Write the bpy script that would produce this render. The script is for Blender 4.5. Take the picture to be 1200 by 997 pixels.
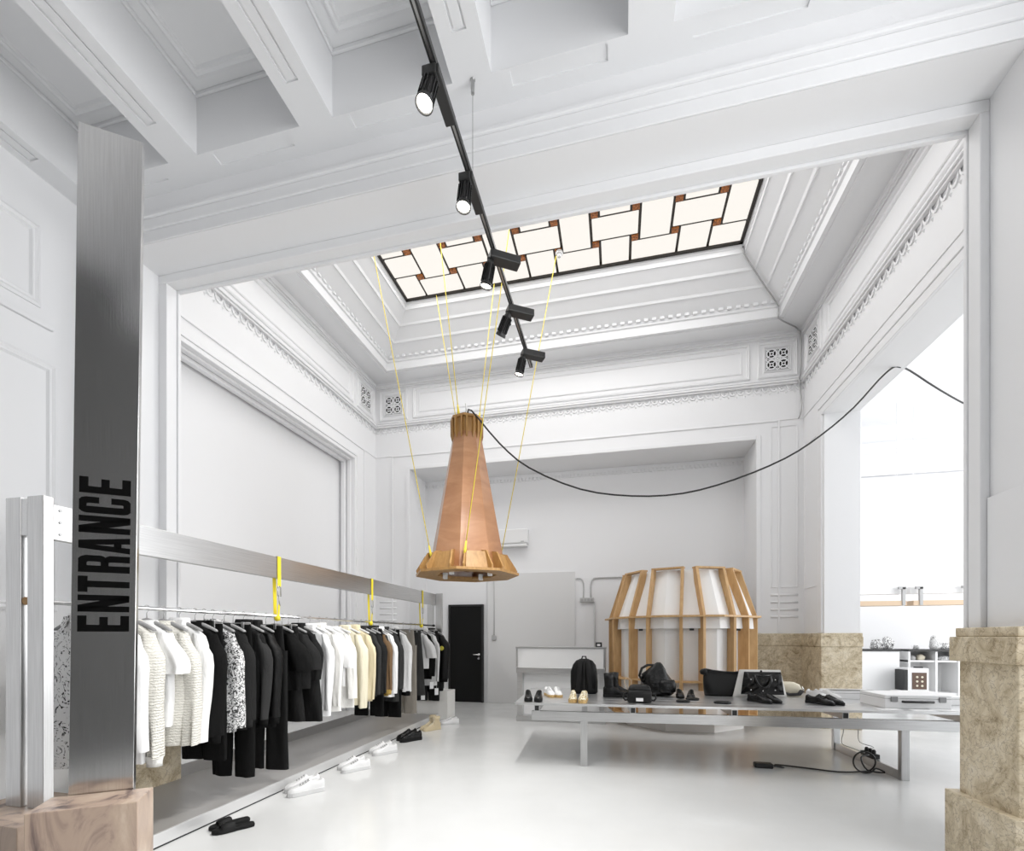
import bpy, bmesh, math, random
from mathutils import Vector, Matrix
for o in list(bpy.data.objects): bpy.data.objects.remove(o, do_unlink=True)
S = bpy.context.scene
COL = S.collection
PI = math.pi
R = math.radians

# ------------------------------------------------------------------ camera
cam = bpy.data.cameras.new('camera'); co = bpy.data.objects.new('camera', cam); COL.objects.link(co)
co.location = (0, 0, 1.40); co.rotation_euler = (R(90), 0, R(12.84))
cam.sensor_width = 36; cam.sensor_fit = 'HORIZONTAL'
cam.lens = 36 * 544 / 1200
cam.shift_y = (746 - 498.5) / 1200
cam.clip_start = 0.05
S.camera = co
# ------------------------------------------------------------------ world (overcast daylight outside the windows)
w = bpy.data.worlds.new('world'); S.world = w; w.use_nodes = True
bg = w.node_tree.nodes['Background']
bg.inputs['Color'].default_value = (0.95, 0.975, 1.0, 1); bg.inputs['Strength'].default_value = 1.3
S.view_settings.view_transform = 'Standard'; S.view_settings.look = 'None'
S.view_settings.gamma = 1; S.view_settings.use_curve_mapping = False
S.view_settings.exposure = -0.06

def area(name, loc, rot, sx, sy, power, color=(1, 1, 1)):
    d = bpy.data.lights.new(name, 'AREA'); d.shape = 'RECTANGLE'; d.size = sx; d.size_y = sy
    d.energy = power; d.color = color
    o = bpy.data.objects.new(name, d); COL.objects.link(o); o.location = loc; o.rotation_euler = rot
    return o
# unseen fill lamps added right of the camera and in the next room
area('side_fill_light', (2.9, 0.25, 2.7), (R(90), 0, R(90)), 3.7, 3.9, 200)
area('next_room_fill_light', (12.0, 7.5, 3.2), (R(90), 0, R(90)), 10, 5.5, 620)
area('skylight_daylight', (-.915, 6.125, 7.36), (0, 0, 0), 5.3, 2.9, 125)

# ------------------------------------------------------------------ materials
def mat(name, rgb, rough=0.6, metal=0.0, **k):
    m = bpy.data.materials.new(name); m.use_nodes = True
    b = m.node_tree.nodes['Principled BSDF']
    b.inputs['Base Color'].default_value = (*rgb, 1); b.inputs['Roughness'].default_value = rough
    b.inputs['Metallic'].default_value = metal
    for a, v in k.items(): b.inputs[a.replace('_', ' ')].default_value = v
    return m
def nodes(m): return m.node_tree.nodes, m.node_tree.links, m.node_tree.nodes['Principled BSDF']
def coord(m, scale=(1, 1, 1), kind='Object'):
    n, l, b = nodes(m)
    tc = n.new('ShaderNodeTexCoord'); mp = n.new('ShaderNodeMapping'); mp.inputs['Scale'].default_value = scale
    l.new(tc.outputs[kind], mp.inputs['Vector']); return mp.outputs['Vector']
def noise(m, scale, detail=4, vec=None, rough=0.6, dist=0.0):
    n, l, b = nodes(m); t = n.new('ShaderNodeTexNoise')
    t.inputs['Scale'].default_value = scale; t.inputs['Detail'].default_value = detail
    t.inputs['Roughness'].default_value = rough; t.inputs['Distortion'].default_value = dist
    if vec is not None: l.new(vec, t.inputs['Vector'])
    return t.outputs['Fac']
def ramp(m, fac, stops, interp='LINEAR'):
    n, l, b = nodes(m); r = n.new('ShaderNodeValToRGB'); r.color_ramp.interpolation = interp
    e = r.color_ramp.elements
    while len(e) < len(stops): e.new(0.5)
    for i, (p, c) in enumerate(stops):
        e[i].position = p; e[i].color = (*c, 1) if len(c) == 3 else c
    l.new(fac, r.inputs['Fac']); return r.outputs['Color']
def bump(m, h, strength=0.2, dist=0.01):
    n, l, b = nodes(m); bp = n.new('ShaderNodeBump'); bp.inputs['Strength'].default_value = strength
    bp.inputs['Distance'].default_value = dist; l.new(h, bp.inputs['Height']); l.new(bp.outputs['Normal'], b.inputs['Normal'])
def g(v): return (v, v, v)

M = {}
m = M['paint'] = mat('white_paint', (0.86, 0.863, 0.875), 0.6)
bump(m, noise(m, 9, 6, coord(m)), 0.10, 0.01)
m = M['ceiling_paint'] = mat('ceiling_paint', (0.83, 0.835, 0.848), 0.65)
bump(m, noise(m, 9, 6, coord(m)), 0.10, 0.01)
m = M['grey_paint'] = mat('pale_grey_paint', (0.74, 0.74, 0.74), 0.6)
M['dark_paint'] = mat('dark_grey_paint', (0.10, 0.10, 0.10), 0.6)
m = M['floor'] = mat('grey_resin_floor', (0.62, 0.625, 0.62), 0.16)
nodes(m)[1].new(ramp(m, noise(m, 0.9, 5, coord(m)), [(0.3, (0.60, 0.605, 0.60)), (0.7, (0.66, 0.665, 0.66))]), nodes(m)[2].inputs['Base Color'])
nodes(m)[1].new(ramp(m, noise(m, 2.5, 5, coord(m)), [(0.3, g(0.13)), (0.7, g(0.24))]), nodes(m)[2].inputs['Roughness'])
def brushed(name, c0, c1, rough, scale):
    m = mat(name, c0, rough, 1.0)
    v = coord(m, scale); f = noise(m, 6, 5, v)
    nodes(m)[1].new(ramp(m, f, [(0.3, c0), (0.7, c1)]), nodes(m)[2].inputs['Base Color'])
    bump(m, f, 0.05, 0.002); return m
M['alu'] = brushed('brushed_aluminium', g(0.56), g(0.68), 0.30, (0.6, 30, 30))
M['alu_v'] = brushed('aluminium_upright', g(0.54), g(0.66), 0.30, (30, 30, 0.6))
M['alu_y'] = brushed('aluminium_beam', g(0.58), g(0.70), 0.30, (30, 0.5, 30))
M['alu_pale'] = mat('pale_aluminium_edge', g(0.72), 0.38, 0.55)
M['alu_sign'] = brushed('brushed_sign_aluminium', (0.66, 0.655, 0.65), (0.78, 0.775, 0.77), 0.16, (30, 30, 0.6))
M['alu_long'] = brushed('aluminium_plank', g(0.66), g(0.78), 0.33, (1, 30, 30))
M['tray'] = mat('grey_steel_sheet', (0.36, 0.35, 0.34), 0.35, 0.15)
M['chrome'] = mat('chrome', g(0.85), 0.12, 1.0)
M['steel_grey'] = mat('grey_steel', g(0.45), 0.35, 1.0)
M['latch'] = mat('dull_nickel', g(0.25), 0.4, 0.8)
M['black_metal'] = mat('black_powder_coat', g(0.022), 0.42)
M['black_fin'] = mat('black_heatsink', g(0.03), 0.25, 0.5)
M['black'] = mat('black_plastic', g(0.012), 0.45)
M['door'] = mat('black_door_paint', g(0.005), 0.45, Specular_IOR_Level=0.2)
M['white_plastic'] = mat('white_plastic', g(0.82), 0.35)
M['grey_plastic'] = mat('grey_plastic', g(0.42), 0.4)
M['ink'] = mat('black_vinyl_lettering', g(0.004), 0.7, Specular_IOR_Level=0.05)
M['lead'] = mat('dark_lead_came', (0.022, 0.017, 0.012), 0.5)
M['vent_shade'] = mat('dark_vent_shade', g(0.02), 0.9)
def emit(name, rgb, s):
    m = mat(name, rgb, 0.5); b = nodes(m)[2]
    b.inputs['Emission Color'].default_value = (*rgb, 1); b.inputs['Emission Strength'].default_value = s
    return m
M['pane'] = emit('backlit_opal_glass', (1.0, 0.955, 0.89), 1.0)
nodes(M['pane'])[2].inputs['Base Color'].default_value = (0.05, 0.05, 0.05, 1); nodes(M['pane'])[2].inputs['Specular IOR Level'].default_value = 0.1
M['lens'] = emit('lit_lamp_lens', (1.0, 0.95, 0.86), 8)
m = M['amber'] = emit('amber_glass', (0.20, 0.06, 0.015), 0.45)
nodes(m)[1].new(ramp(m, noise(m, 38, 2, coord(m)), [(0.42, (0.02, 0.008, 0.004)), (0.6, (0.55, 0.20, 0.05))]), nodes(m)[2].inputs['Emission Color'])
m = M['marble'] = mat('pink_veined_marble', (0.72, 0.6, 0.5), 0.3)
v = coord(m, (1.0, 1.0, 0.35)); f = noise(m, 4.5, 9, v, 0.62, 1.6)
nodes(m)[1].new(ramp(m, f, [(0.33, (0.10, 0.075, 0.07)), (0.40, (0.26, 0.19, 0.16)), (0.47, (0.44, 0.33, 0.26)), (0.6, (0.52, 0.40, 0.31)), (0.75, (0.62, 0.51, 0.41))]), nodes(m)[2].inputs['Base Color'])
m = M['marble_white'] = mat('pale_marble', (0.8, 0.79, 0.76), 0.3)
def stone(name, cols, sc=5):
    m = mat(name, cols[1], 0.5)
    v = coord(m); f = noise(m, sc, 12, v, 0.72, 1.2)
    n, l, b = nodes(m)
    vo = n.new('ShaderNodeTexVoronoi'); vo.feature = 'DISTANCE_TO_EDGE'; vo.inputs['Scale'].default_value = sc * 1.6
    nd = n.new('ShaderNodeVectorMath'); nd.operation = 'ADD'
    nt = n.new('ShaderNodeTexNoise'); nt.inputs['Scale'].default_value = sc * 1.1; nt.inputs['Detail'].default_value = 6
    l.new(v, nt.inputs['Vector']); l.new(nt.outputs['Color'], nd.inputs[0]); l.new(v, nd.inputs[1]); l.new(nd.outputs[0], vo.inputs['Vector'])
    veins = ramp(m, vo.outputs['Distance'], [(0.0, cols[0]), (0.05, (1, 1, 1))])
    base = ramp(m, f, [(0.30, cols[0]), (0.40, cols[1]), (0.54, cols[2]), (0.70, cols[3])])
    mx = n.new('ShaderNodeMix'); mx.data_type = 'RGBA'; mx.blend_type = 'MULTIPLY'; mx.inputs['Factor'].default_value = 0.5
    l.new(base, mx.inputs['A']); l.new(veins, mx.inputs['B']); l.new(mx.outputs['Result'], b.inputs['Base Color'])
    bump(m, f, 0.25, 0.01); return m
M['stone'] = stone('beige_limestone', [(0.20, 0.13, 0.07), (0.50, 0.41, 0.27), (0.70, 0.61, 0.45), (0.80, 0.73, 0.60)])
M['stone_far'] = M['stone']
m = M['ply'] = mat('varnished_plywood', (0.50, 0.27, 0.13), 0.32, 0.0, Coat_Weight=0.3)
v = coord(m, (1, 1, 3)); f = noise(m, 1.2, 5, v, 0.55, 1.5)
nodes(m)[1].new(ramp(m, f, [(0.3, (0.32, 0.145, 0.065)), (0.55, (0.41, 0.205, 0.10)), (0.75, (0.48, 0.26, 0.135))]), nodes(m)[2].inputs['Base Color'])
m = M['ply_pale'] = mat('plywood_ribs', (0.56, 0.36, 0.17), 0.5)
v = coord(m, (4, 4, 0.8)); f = noise(m, 5, 5, v)
nodes(m)[1].new(ramp(m, f, [(0.3, (0.50, 0.30, 0.13)), (0.7, (0.66, 0.43, 0.21))]), nodes(m)[2].inputs['Base Color'])
m = M['ply_dark'] = mat('plywood_fins', (0.36, 0.2, 0.07), 0.45)
v = coord(m, (4, 4, 1)); f = noise(m, 6, 5, v)
nodes(m)[1].new(ramp(m, f, [(0.3, (0.30, 0.155, 0.045)), (0.7, (0.44, 0.25, 0.085))]), nodes(m)[2].inputs['Base Color'])
M['board'] = mat('white_canvas_panel', (0.89, 0.885, 0.875), 0.7)
M['wood'] = mat('pale_oak', (0.62, 0.47, 0.33), 0.5)
M['yellow'] = mat('yellow_rope', (0.75, 0.60, 0.06), 0.7)
M['strap'] = mat('yellow_webbing', (0.80, 0.66, 0.03), 0.7)
M['cable'] = mat('black_cable', g(0.015), 0.5)
M['conduit'] = mat('grey_conduit', g(0.55), 0.5)
M['paper'] = mat('white_paper', g(0.85), 0.8)

def fabric(name, rgb, rough=0.9, sc=60, st=0.15):
    m = mat(name, rgb, rough); b = nodes(m)[2]; b.inputs['Specular IOR Level'].default_value = 0.12
    f = noise(m, 7, 5, coord(m, (1.6, 1, .55)), 0.6, 0.8)
    bump(m, f, 0.55, 0.03); return m
def knit(name, rgb):
    m = mat(name, rgb, 0.95); n, l, b = nodes(m); v = coord(m)
    wv = n.new('ShaderNodeTexWave'); wv.bands_direction = 'Z'; wv.inputs['Scale'].default_value = 17
    wv.inputs['Distortion'].default_value = 5; wv.inputs['Detail'].default_value = 3; wv.inputs['Detail Scale'].default_value = 3
    l.new(v, wv.inputs['Vector'])
    l.new(ramp(m, wv.outputs['Fac'], [(0.1, tuple(c * 0.87 for c in rgb)), (0.6, rgb)]), b.inputs['Base Color'])
    bump(m, wv.outputs['Fac'], 0.6, 0.01); return m
def printed(name, a, b_, sc, lo=0.46, hi=0.52, dist=3.0):
    m = mat(name, a, 0.85); f = noise(m, sc, 3, coord(m), 0.65, dist)
    nodes(m)[1].new(ramp(m, f, [(lo, a), (hi, b_)]), nodes(m)[2].inputs['Base Color']); return m
F = dict(
    black=fabric('black_cotton', g(0.006)), black2=fabric('black_twill', g(0.010), 0.8), softblack=fabric('washed_black', g(0.017)),
    charcoal=fabric('charcoal_wool', g(0.032)), nylon=fabric('black_nylon', g(0.008), 0.42, 25, 0.4), grey=fabric('grey_melange', g(0.36)),
    palegrey=fabric('pale_grey_jersey', g(0.62)), white=fabric('white_cotton', g(0.80)), offwhite=fabric('off_white_cotton', (0.78, 0.77, 0.74)),
    cream=fabric('cream_twill', (0.72, 0.67, 0.52)), cream2=fabric('butter_twill', (0.66, 0.58, 0.40)), taupe=fabric('taupe_wool', (0.24, 0.22, 0.19)),
    brown=fabric('brown_suede', (0.16, 0.10, 0.055)), rib=fabric('tan_rib_knit', (0.42, 0.28, 0.08)),
    knit=knit('cream_chunky_knit', (0.76, 0.74, 0.68)), floral=printed('black_and_white_print', g(0.03), g(0.72), 26),
    scribble=printed('scribbled_print', g(0.02), g(0.75), 13, 0.40, 0.43, 4.5))
M['leather'] = mat('black_leather', g(0.005), 0.25, Specular_IOR_Level=0.3); bump(M['leather'], noise(M['leather'], 15, 5, coord(M['leather'])), 0.7, 0.02)
M['leather_matt'] = mat('matt_black_leather', g(0.010), 0.42, Specular_IOR_Level=0.25); bump(M['leather_matt'], noise(M['leather_matt'], 40, 4, coord(M['leather_matt'])), 0.2, 0.005)
M['puffer'] = mat('glossy_black_puffer', g(0.010), 0.14)
M['canvas_white'] = fabric('white_canvas', (0.78, 0.77, 0.74))
M['beige'] = mat('cream_leather', (0.70, 0.65, 0.52), 0.45)
M['white_leather'] = mat('white_leather', g(0.70), 0.45)
M['white_rubber'] = mat('white_rubber', g(0.58), 0.55)
M['black_rubber'] = mat('black_rubber', g(0.008), 0.6, Specular_IOR_Level=0.2)
M['grey_lace'] = mat('grey_laces', g(0.38), 0.8)
M['gum'] = mat('gum_rubber', (0.45, 0.30, 0.12), 0.55)
M['suede'] = mat('sand_suede', (0.50, 0.42, 0.28), 0.9)
m = M['gold'] = mat('gold_and_white_leather', (0.6, 0.5, 0.25), 0.35)
nodes(m)[1].new(ramp(m, noise(m, 45, 2, coord(m)), [(0.45, (0.34, 0.25, 0.09)), (0.55, (0.78, 0.74, 0.60))]), nodes(m)[2].inputs['Base Color'])
M['badge'] = mat('yellow_badge', (0.55, 0.50, 0.06), 0.6)
M['bw_goods'] = printed('black_and_white_goods', g(0.02), g(0.75), 12, 0.44, 0.5)
M['pale_goods'] = printed('pale_goods', g(0.30), g(0.8), 14, 0.40, 0.5)
M['brown_glass'] = mat('dark_bottle_shelves', (0.10, 0.055, 0.035), 0.3)

# ------------------------------------------------------------------ mesh helpers
class MB:
    def __init__(s): s.v = []; s.f = []
    def add(s, vs, fs):
        o = len(s.v); s.v += [tuple(p) for p in vs]; s.f += [tuple(i + o for i in f) for f in fs]; return s
    def box(s, x0, x1, y0, y1, z0, z1):
        return s.add([(x0, y0, z0), (x1, y0, z0), (x1, y1, z0), (x0, y1, z0), (x0, y0, z1), (x1, y0, z1), (x1, y1, z1), (x0, y1, z1)],
                     [(0, 3, 2, 1), (4, 5, 6, 7), (0, 1, 5, 4), (1, 2, 6, 5), (2, 3, 7, 6), (3, 0, 4, 7)])
    def prism(s, poly, h0, h1, T=lambda x, y, z: (x, y, z)):
        n = len(poly)
        vs = [T(x, y, h0) for x, y in poly] + [T(x, y, h1) for x, y in poly]
        return s.add(vs, [tuple(range(n))[::-1], tuple(range(n, 2 * n))] + [(i, (i + 1) % n, n + (i + 1) % n, n + i) for i in range(n)])
    def rings(s, rs, c0=True, c1=True, closed=True):
        n = len(rs[0]); vs = [p for r in rs for p in r]; fs = []
        for i in range(len(rs) - 1):
            for j in range(n if closed else n - 1):
                a = i * n + j; b = i * n + (j + 1) % n
                fs.append((a, b, b + n, a + n))
        if c0: fs.append(tuple(range(n))[::-1])
        if c1: fs.append(tuple(range((len(rs) - 1) * n, len(rs) * n)))
        return s.add(vs, fs)
    def tube(s, pts, r, n=8, caps=True, ry=None):
        pts = [Vector(p) for p in pts]; rs = []; up = None
        for i, p in enumerate(pts):
            d = (pts[min(i + 1, len(pts) - 1)] - pts[max(i - 1, 0)]).normalized()
            if up is None:
                up = Vector((0, 0, 1)) if abs(d.z) < 0.9 else Vector((0, 1, 0))
            a = d.cross(up)
            if a.length < 1e-5: a = d.orthogonal()
            a.normalize(); up = a.cross(d).normalized()
            rr = r[i] if isinstance(r, (list, tuple)) else r
            r2 = ry if ry else rr
            rs.append([tuple(p + a * (rr * math.cos(t)) + up * (r2 * math.sin(t))) for t in [2 * PI * k / n for k in range(n)]])
        return s.rings(rs, caps, caps)
    def lathe(s, prof, n=20, T=None, c0=True, c1=True):
        T = T or Matrix.Identity(4)
        return s.rings([[tuple(T @ Vector((r * math.cos(2 * PI * k / n), r * math.sin(2 * PI * k / n), z))) for k in range(n)] for r, z in prof], c0, c1)
    def build(s, name, m, parent=None, smooth=False, bevel=0, loc=None, kind=None, label=None):
        me = bpy.data.meshes.new(name); me.from_pydata(s.v, [], s.f); me.update()
        if smooth:
            for p in me.polygons: p.use_smooth = True
        me.materials.append(m)
        o = bpy.data.objects.new(name, me); COL.objects.link(o)
        if parent: o.parent = parent
        if loc: o.location = loc
        if bevel:
            b = o.modifiers.new('bevel', 'BEVEL'); b.width = bevel; b.segments = 2; b.limit_method = 'ANGLE'
        if kind: o['kind'] = kind
        if label: o['label'] = label
        return o
def tag(o, label, cat, group=None):
    o['label'] = label; o['category'] = cat
    if group: o['group'] = group
    return o
def thing(name, label, cat, loc=(0, 0, 0), rz=0, group=None):
    o = bpy.data.objects.new(name, None); COL.objects.link(o); o.empty_display_size = 0.1
    o.location = loc; o.rotation_euler = (0, 0, rz)
    return tag(o, label, cat, group)
def box(*a): return MB().box(*a)
def struct(name, mb, m, **k): return mb.build(name, m, kind='structure', **k)
def smoothstep(a, b, x):
    t = max(0, min(1, (x - a) / (b - a))); return t * t * (3 - 2 * t)

# ================================================================== ROOM SHELL
XL, XR, YF, YB = -4.90, 3.07, 3.49, 8.76       # main room
ZS = 6.60                                       # soffit under the cove
struct('floor', box(-6, 13, -5, 15, -0.1, 0), M['floor'])
# main room walls
wl = MB()
wl.box(XL - .45, XL, YF - .44, 4.29, 0, ZS + .3); wl.box(XL - .45, XL, 7.96, YB + 1.0, 0, ZS + .3)
wl.box(XL - .45, XL, 4.29, 7.96, 4.8, ZS + .3); wl.box(XL - .45, XL - .30, 4.29, 7.96, 0, 4.8)
wall_left = struct('wall_left', wl, M['paint'])
OX0, OX1 = -4.13, 2.33
wb = MB()
wb.box(XL, OX0, YB, 9.55, 0, ZS + .3); wb.box(OX1, XR + .48, YB, 9.55, 0, ZS + .3); wb.box(OX0, OX1, YB, 9.55, 4.8, ZS + .3)
wb.box(XL, XR + .48, 9.55, 9.75, 0, 5.2)
wall_back = struct('wall_back', wb, M['paint'])
wr = MB()
wr.box(XR, XR + .48, 7.96, YB, 0, ZS + .3); wr.box(XR, XR + .48, YF - .44, 4.29, 0, ZS + .3); wr.box(XR, XR + .48, 4.29, 7.96, 4.8, ZS + .3)
wall_right = struct('wall_right', wr, M['paint'])
wa = MB()
wa.box(XL, -4.0, 3.05, YF, 0, 7.6); wa.box(2.17, XR, 3.05, YF, 0, 7.6); wa.box(-4.0, 2.17, 3.05, YF, 4.62, 7.6)
wall_front = struct('wall_front', wa, M['paint'])
t = MB()                                        # stepped frame inside the arch
for a, b, x0, x1, zt in ((3.34, 3.44, .09, 0, 4.545), (3.44, 3.47, .105, .0, 4.525)):
    t.box(-4.0, -4.0 + x0, a, b, 1.45, zt); t.box(2.17 - x0 * .55, 2.17, a, b, 1.45, zt); t.box(-4.0, 2.17, a, b, zt, 4.62)
struct('trim_1', t, M['paint'], bevel=.006)
t = MB().box(2.15, 2.17, 3.06, 3.335, 1.45, 2.23)
struct('trim_2', t, M['paint'], bevel=.004)

# foreground room
FL, FR, FY, FZ = -4.41, 2.58, 3.05, 5.45
wall_entry_left = struct('wall_entry_left', box(FL - .3, FL, -5, FY, 0, FZ), M['paint'])
wer = MB().box(FR, FR + .3, 2.2, FY, 0, FZ).box(FR, FR + .3, -2, -1.7, 0, FZ).box(FR, FR + .3, -1.7, 2.2, 0, .5).box(FR, FR + .3, -1.7, 2.2, 4.8, FZ)  # unseen window opening added so light reaches the left wall
for y in (-.4, .9): wer.box(FR + .1, FR + .2, y - .05, y + .05, .5, 4.8)
struct('wall_entry_right', wer, M['paint'])
struct('wall_entry_back', box(FL - .3, FR + .3, -2.3, -2, 0, FZ), M['dark_paint'])  # unseen wall, dark and near to shape the sign's reflection
ceil = struct('ceiling', box(FL - .3, FR + .3, -5, FY, FZ, FZ + .2), M['ceiling_paint'])
def moulding(rect, plane, at, wdt=.05, out=.022, nrm=1, inner=None):
    """mitred rectangular moulding; plane 'x','y','z' at coordinate `at`, facing nrm; rect=(a0,a1,b0,b1)"""
    a0, a1, b0, b1 = rect; mb = MB()
    prof = [(0, 0), (0.0, out * .6), (wdt * .3, out), (wdt * .55, out * .55), (wdt * .8, out * .75), (wdt, 0)]
    rs = []
    for d, h in prof:
        q = [(a0 + d, b0 + d), (a1 - d, b0 + d), (a1 - d, b1 - d), (a0 + d, b1 - d)]
        c = at + nrm * h
        if plane == 'x': rs.append([(c, a, b) for a, b in q])
        elif plane == 'y': rs.append([(a, c, b) for a, b in q])
        else: rs.append([(a, b, c) for a, b in q])
    return mb.rings(rs, False, False)
def open_frame(a0, a1, bt, bb, plane, at, wdt, out, nrm):
    """inverted U frame (left leg, right leg, top) of one step"""
    mb = MB(); c0, c1 = sorted((at, at + nrm * out))
    for (u0, u1, v0, v1) in ((a0, a0 + wdt, bb, bt), (a1 - wdt, a1, bb, bt), (a0 + wdt, a1 - wdt, bt - wdt, bt)):
        if plane == 'x': mb.box(c0, c1, u0, u1, v0, v1)
        else: mb.box(u0, u1, c0, c1, v0, v1)
    return mb
# beams of the foreground ceiling
ZB = 5.0
beams_x = [(-4.41, -4.20), (-3.33, -3.07), (-2.19, -1.93), (-1.05, -.79), (.06, .32), (1.18, 1.44), (2.32, 2.58)]
for i, (a, b) in enumerate(beams_x):
    mb = MB().box(a, b, -5, 2.86, ZB + .012, FZ)
    mid = (a + b) / 2; ww = .045
    mb.box(a, mid - ww, -5, 2.86, ZB, ZB + .012); mb.box(mid + ww, b, -5, 2.86, ZB, ZB + .012)
    mb.box(mid - ww, mid + ww, 2.62, 2.86, ZB, ZB + .012)
    bm_ = mb.build('beam', M['ceiling_paint'], ceil)
    MB().box(mid - ww + .014, mid + ww - .014, -5, 2.606, ZB + .003, ZB + .012).build('beam_fillet', M['ceiling_paint'], bm_, bevel=.003)
mb = MB().box(FL, FR, 2.86, FY, ZB + .012, FZ)
for (a, b), (c, d) in zip(beams_x[:-1], beams_x[1:]):
    mb.box(a, b, 2.86, FY, ZB, ZB + .012)
    mb.box(b, b + .12, 2.86, FY, ZB, ZB + .012); mb.box(c - .12, c, 2.86, FY, ZB, ZB + .012)
    mb.box(b + .12, c - .12, 2.86, 2.875, ZB, ZB + .012); mb.box(b + .12, c - .12, 2.965, FY, ZB, ZB + .012)
mb.build('cross_beam', M['ceiling_paint'], ceil)
for (a, b), (c, d) in zip(beams_x[:-1], beams_x[1:]):
    for y0, y1 in ((.75, 2.86), (-2.0, .60)):
        p = moulding((b + .10, c - .10, y0 + .10, y1 - .09), 'z', FZ, .06, .022, -1)
        p.build('coffer_moulding', M['ceiling_paint'], ceil)
    MB().box(b, c, .60, .75, FZ - .25, FZ).build('coffer_rib', M['ceiling_paint'], ceil)
    MB().box(b, c, 2.84, 2.86, FZ - .03, FZ).box(b, b + .02, -2, 2.84, FZ - .03, FZ).box(c - .02, c, -2, 2.84, FZ - .03, FZ).build('coffer_cornice', M['ceiling_paint'], ceil, bevel=.006)
# entablature mouldings on the arch wall
mb = MB()
for z0, z1, o in ((4.62, 4.715, .012), (4.715, 4.80, .026), (4.80, 4.83, .045)):
    mb.box(FL, FR, FY - o, FY, z0, z1)
struct('trim_3', mb, M['paint'], bevel=.008)
# entrance room left wall panels
moulding((.75, 2.72, 3.97, 4.60), 'x', FL, .07, .025).build('panel_moulding', M['paint'], wall_entry_left)
moulding((.75, 2.83, 1.6, 3.57), 'x', FL, .07, .025).build('panel_moulding', M['paint'], wall_entry_left)
MB().box(FL, FL + .03, -2, 2.80, 3.83, 3.87).build('panel_ledge', M['paint'], wall_entry_left, bevel=.008)

# ---- cove ceiling of the main room: swept profile
DX, DY = 1.22, 1.10
prof = [(0, 6.56), (.03, 6.56), (.05, 6.60), (.40, 6.60), (.40, 6.585), (.44, 6.585), (.44, 6.60), (.50, 6.60), (.50, 6.74), (.53, 6.75), (.53, 6.81), (.565, 6.83),
        (.745, 6.955), (.765, 6.95), (.785, 6.985), (.965, 7.115), (.985, 7.11), (1.005, 7.145), (1.17, 7.265), (1.185, 7.26), (1.185, 7.33), (1.205, 7.335), (1.22, 7.40)]
rs = []
for d, z in prof:
    dx, dy = d, d * DY / DX
    rs.append([(XL + dx, YF + dy, z), (XR - dx, YF + dy, z), (XR - dx, YB - dy, z), (XL + dx, YB - dy, z)])
cove = struct('ceiling_cove', MB().rings(rs, False, False), M['ceiling_paint'])
mb = MB()                                        # egg-and-dart row on the cove
for k in range(52):
    x = XL + .62 + k * (XR - XL - 1.24) / 51
    mb.box(x - .035, x + .035, YB - .49 - .03, YB - .49, 6.795, 6.835)
for k in range(33):
    y = YF + .62 + k * (YB - YF - 1.24) / 32
    mb.box(XL + .53, XL + .56, y - .035, y + .035, 6.795, 6.835); mb.box(XR - .56, XR - .53, y - .035, y + .035, 6.795, 6.835)
mb.build('egg_moulding', M['ceiling_paint'], cove, kind='stuff')
# ---- cornice band round the walls
def band(items, name):
    mb = MB()
    for z0, z1, o in items:
        mb.box(XL, XL + o, YF, YB, z0, z1); mb.box(XR - o, XR, YF, YB, z0, z1); mb.box(XL + o, XR - o, YB - o, YB, z0, z1)
    return struct(name, mb, M['paint'], bevel=.006)
cor = band([(5.69, 5.72, .05), (5.72, 5.75, .075), (5.78, 5.80, .03), (6.50, 6.53, .025), (6.53, 6.56, .05)], 'trim_4')
band([(5.095, 5.115, .012)], 'trim_5')
mb = MB()                                        # lace strip below the cornice: scallops and drops
def scallop(T):
    n = 7; out = []; 
    for k in range(n):
        a = PI * k / (n - 1)
        out.append((.065 * math.cos(a), -.10 * math.sin(a)))
    inn = [(x * .72, z * .72) for x, z in out]
    for h in (0.018,):
        vs = [T(x, z, h) for x, z in out] + [T(x, z, h) for x, z in inn] + [T(x, z, 0) for x, z in out]
        mb.add(vs, [(k, k + 1, n + k + 1, n + k) for k in range(n - 1)] + [(k, 2 * n + k, 2 * n + k + 1, k + 1) for k in range(n - 1)])
    vs = [T(-.02, -.03, 0), T(.02, -.03, 0), T(0, -.075, 0), T(0, -.045, .02)]
    mb.add(vs, [(0, 1, 3), (1, 2, 3), (2, 0, 3)])
    vs = [T(.065 - .018, -.105, 0), T(.065 + .018, -.105, 0), T(.065, -.145, 0), T(.065, -.115, .022)]
    mb.add(vs, [(0, 1, 3), (1, 2, 3), (2, 0, 3)])
for k in range(61):
    x = XL + .065 + k * .1305
    scallop(lambda a, z, h, x=x: (x + a, YB - h, 5.69 + z))
for k in range(40):
    y = YF + .065 + k * .1315
    scallop(lambda a, z, h, y=y: (XL + h, y + a, 5.69 + z)); scallop(lambda a, z, h, y=y: (XR - h, y + a, 5.69 + z))
mb.build('lace_frieze', M['paint'], cor, kind='stuff')
mb = MB()                                        # dentil strip under the soffit of the back recess
for k in range(84):
    x = OX0 + .04 + k * .077
    mb.box(x, x + .045, 9.525, 9.55, 4.66, 4.72)
mb.box(OX0, OX1, 9.53, 9.55, 4.72, 4.76)
mb.build('dentil_strip', M['paint'], wall_back, kind='stuff')
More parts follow.
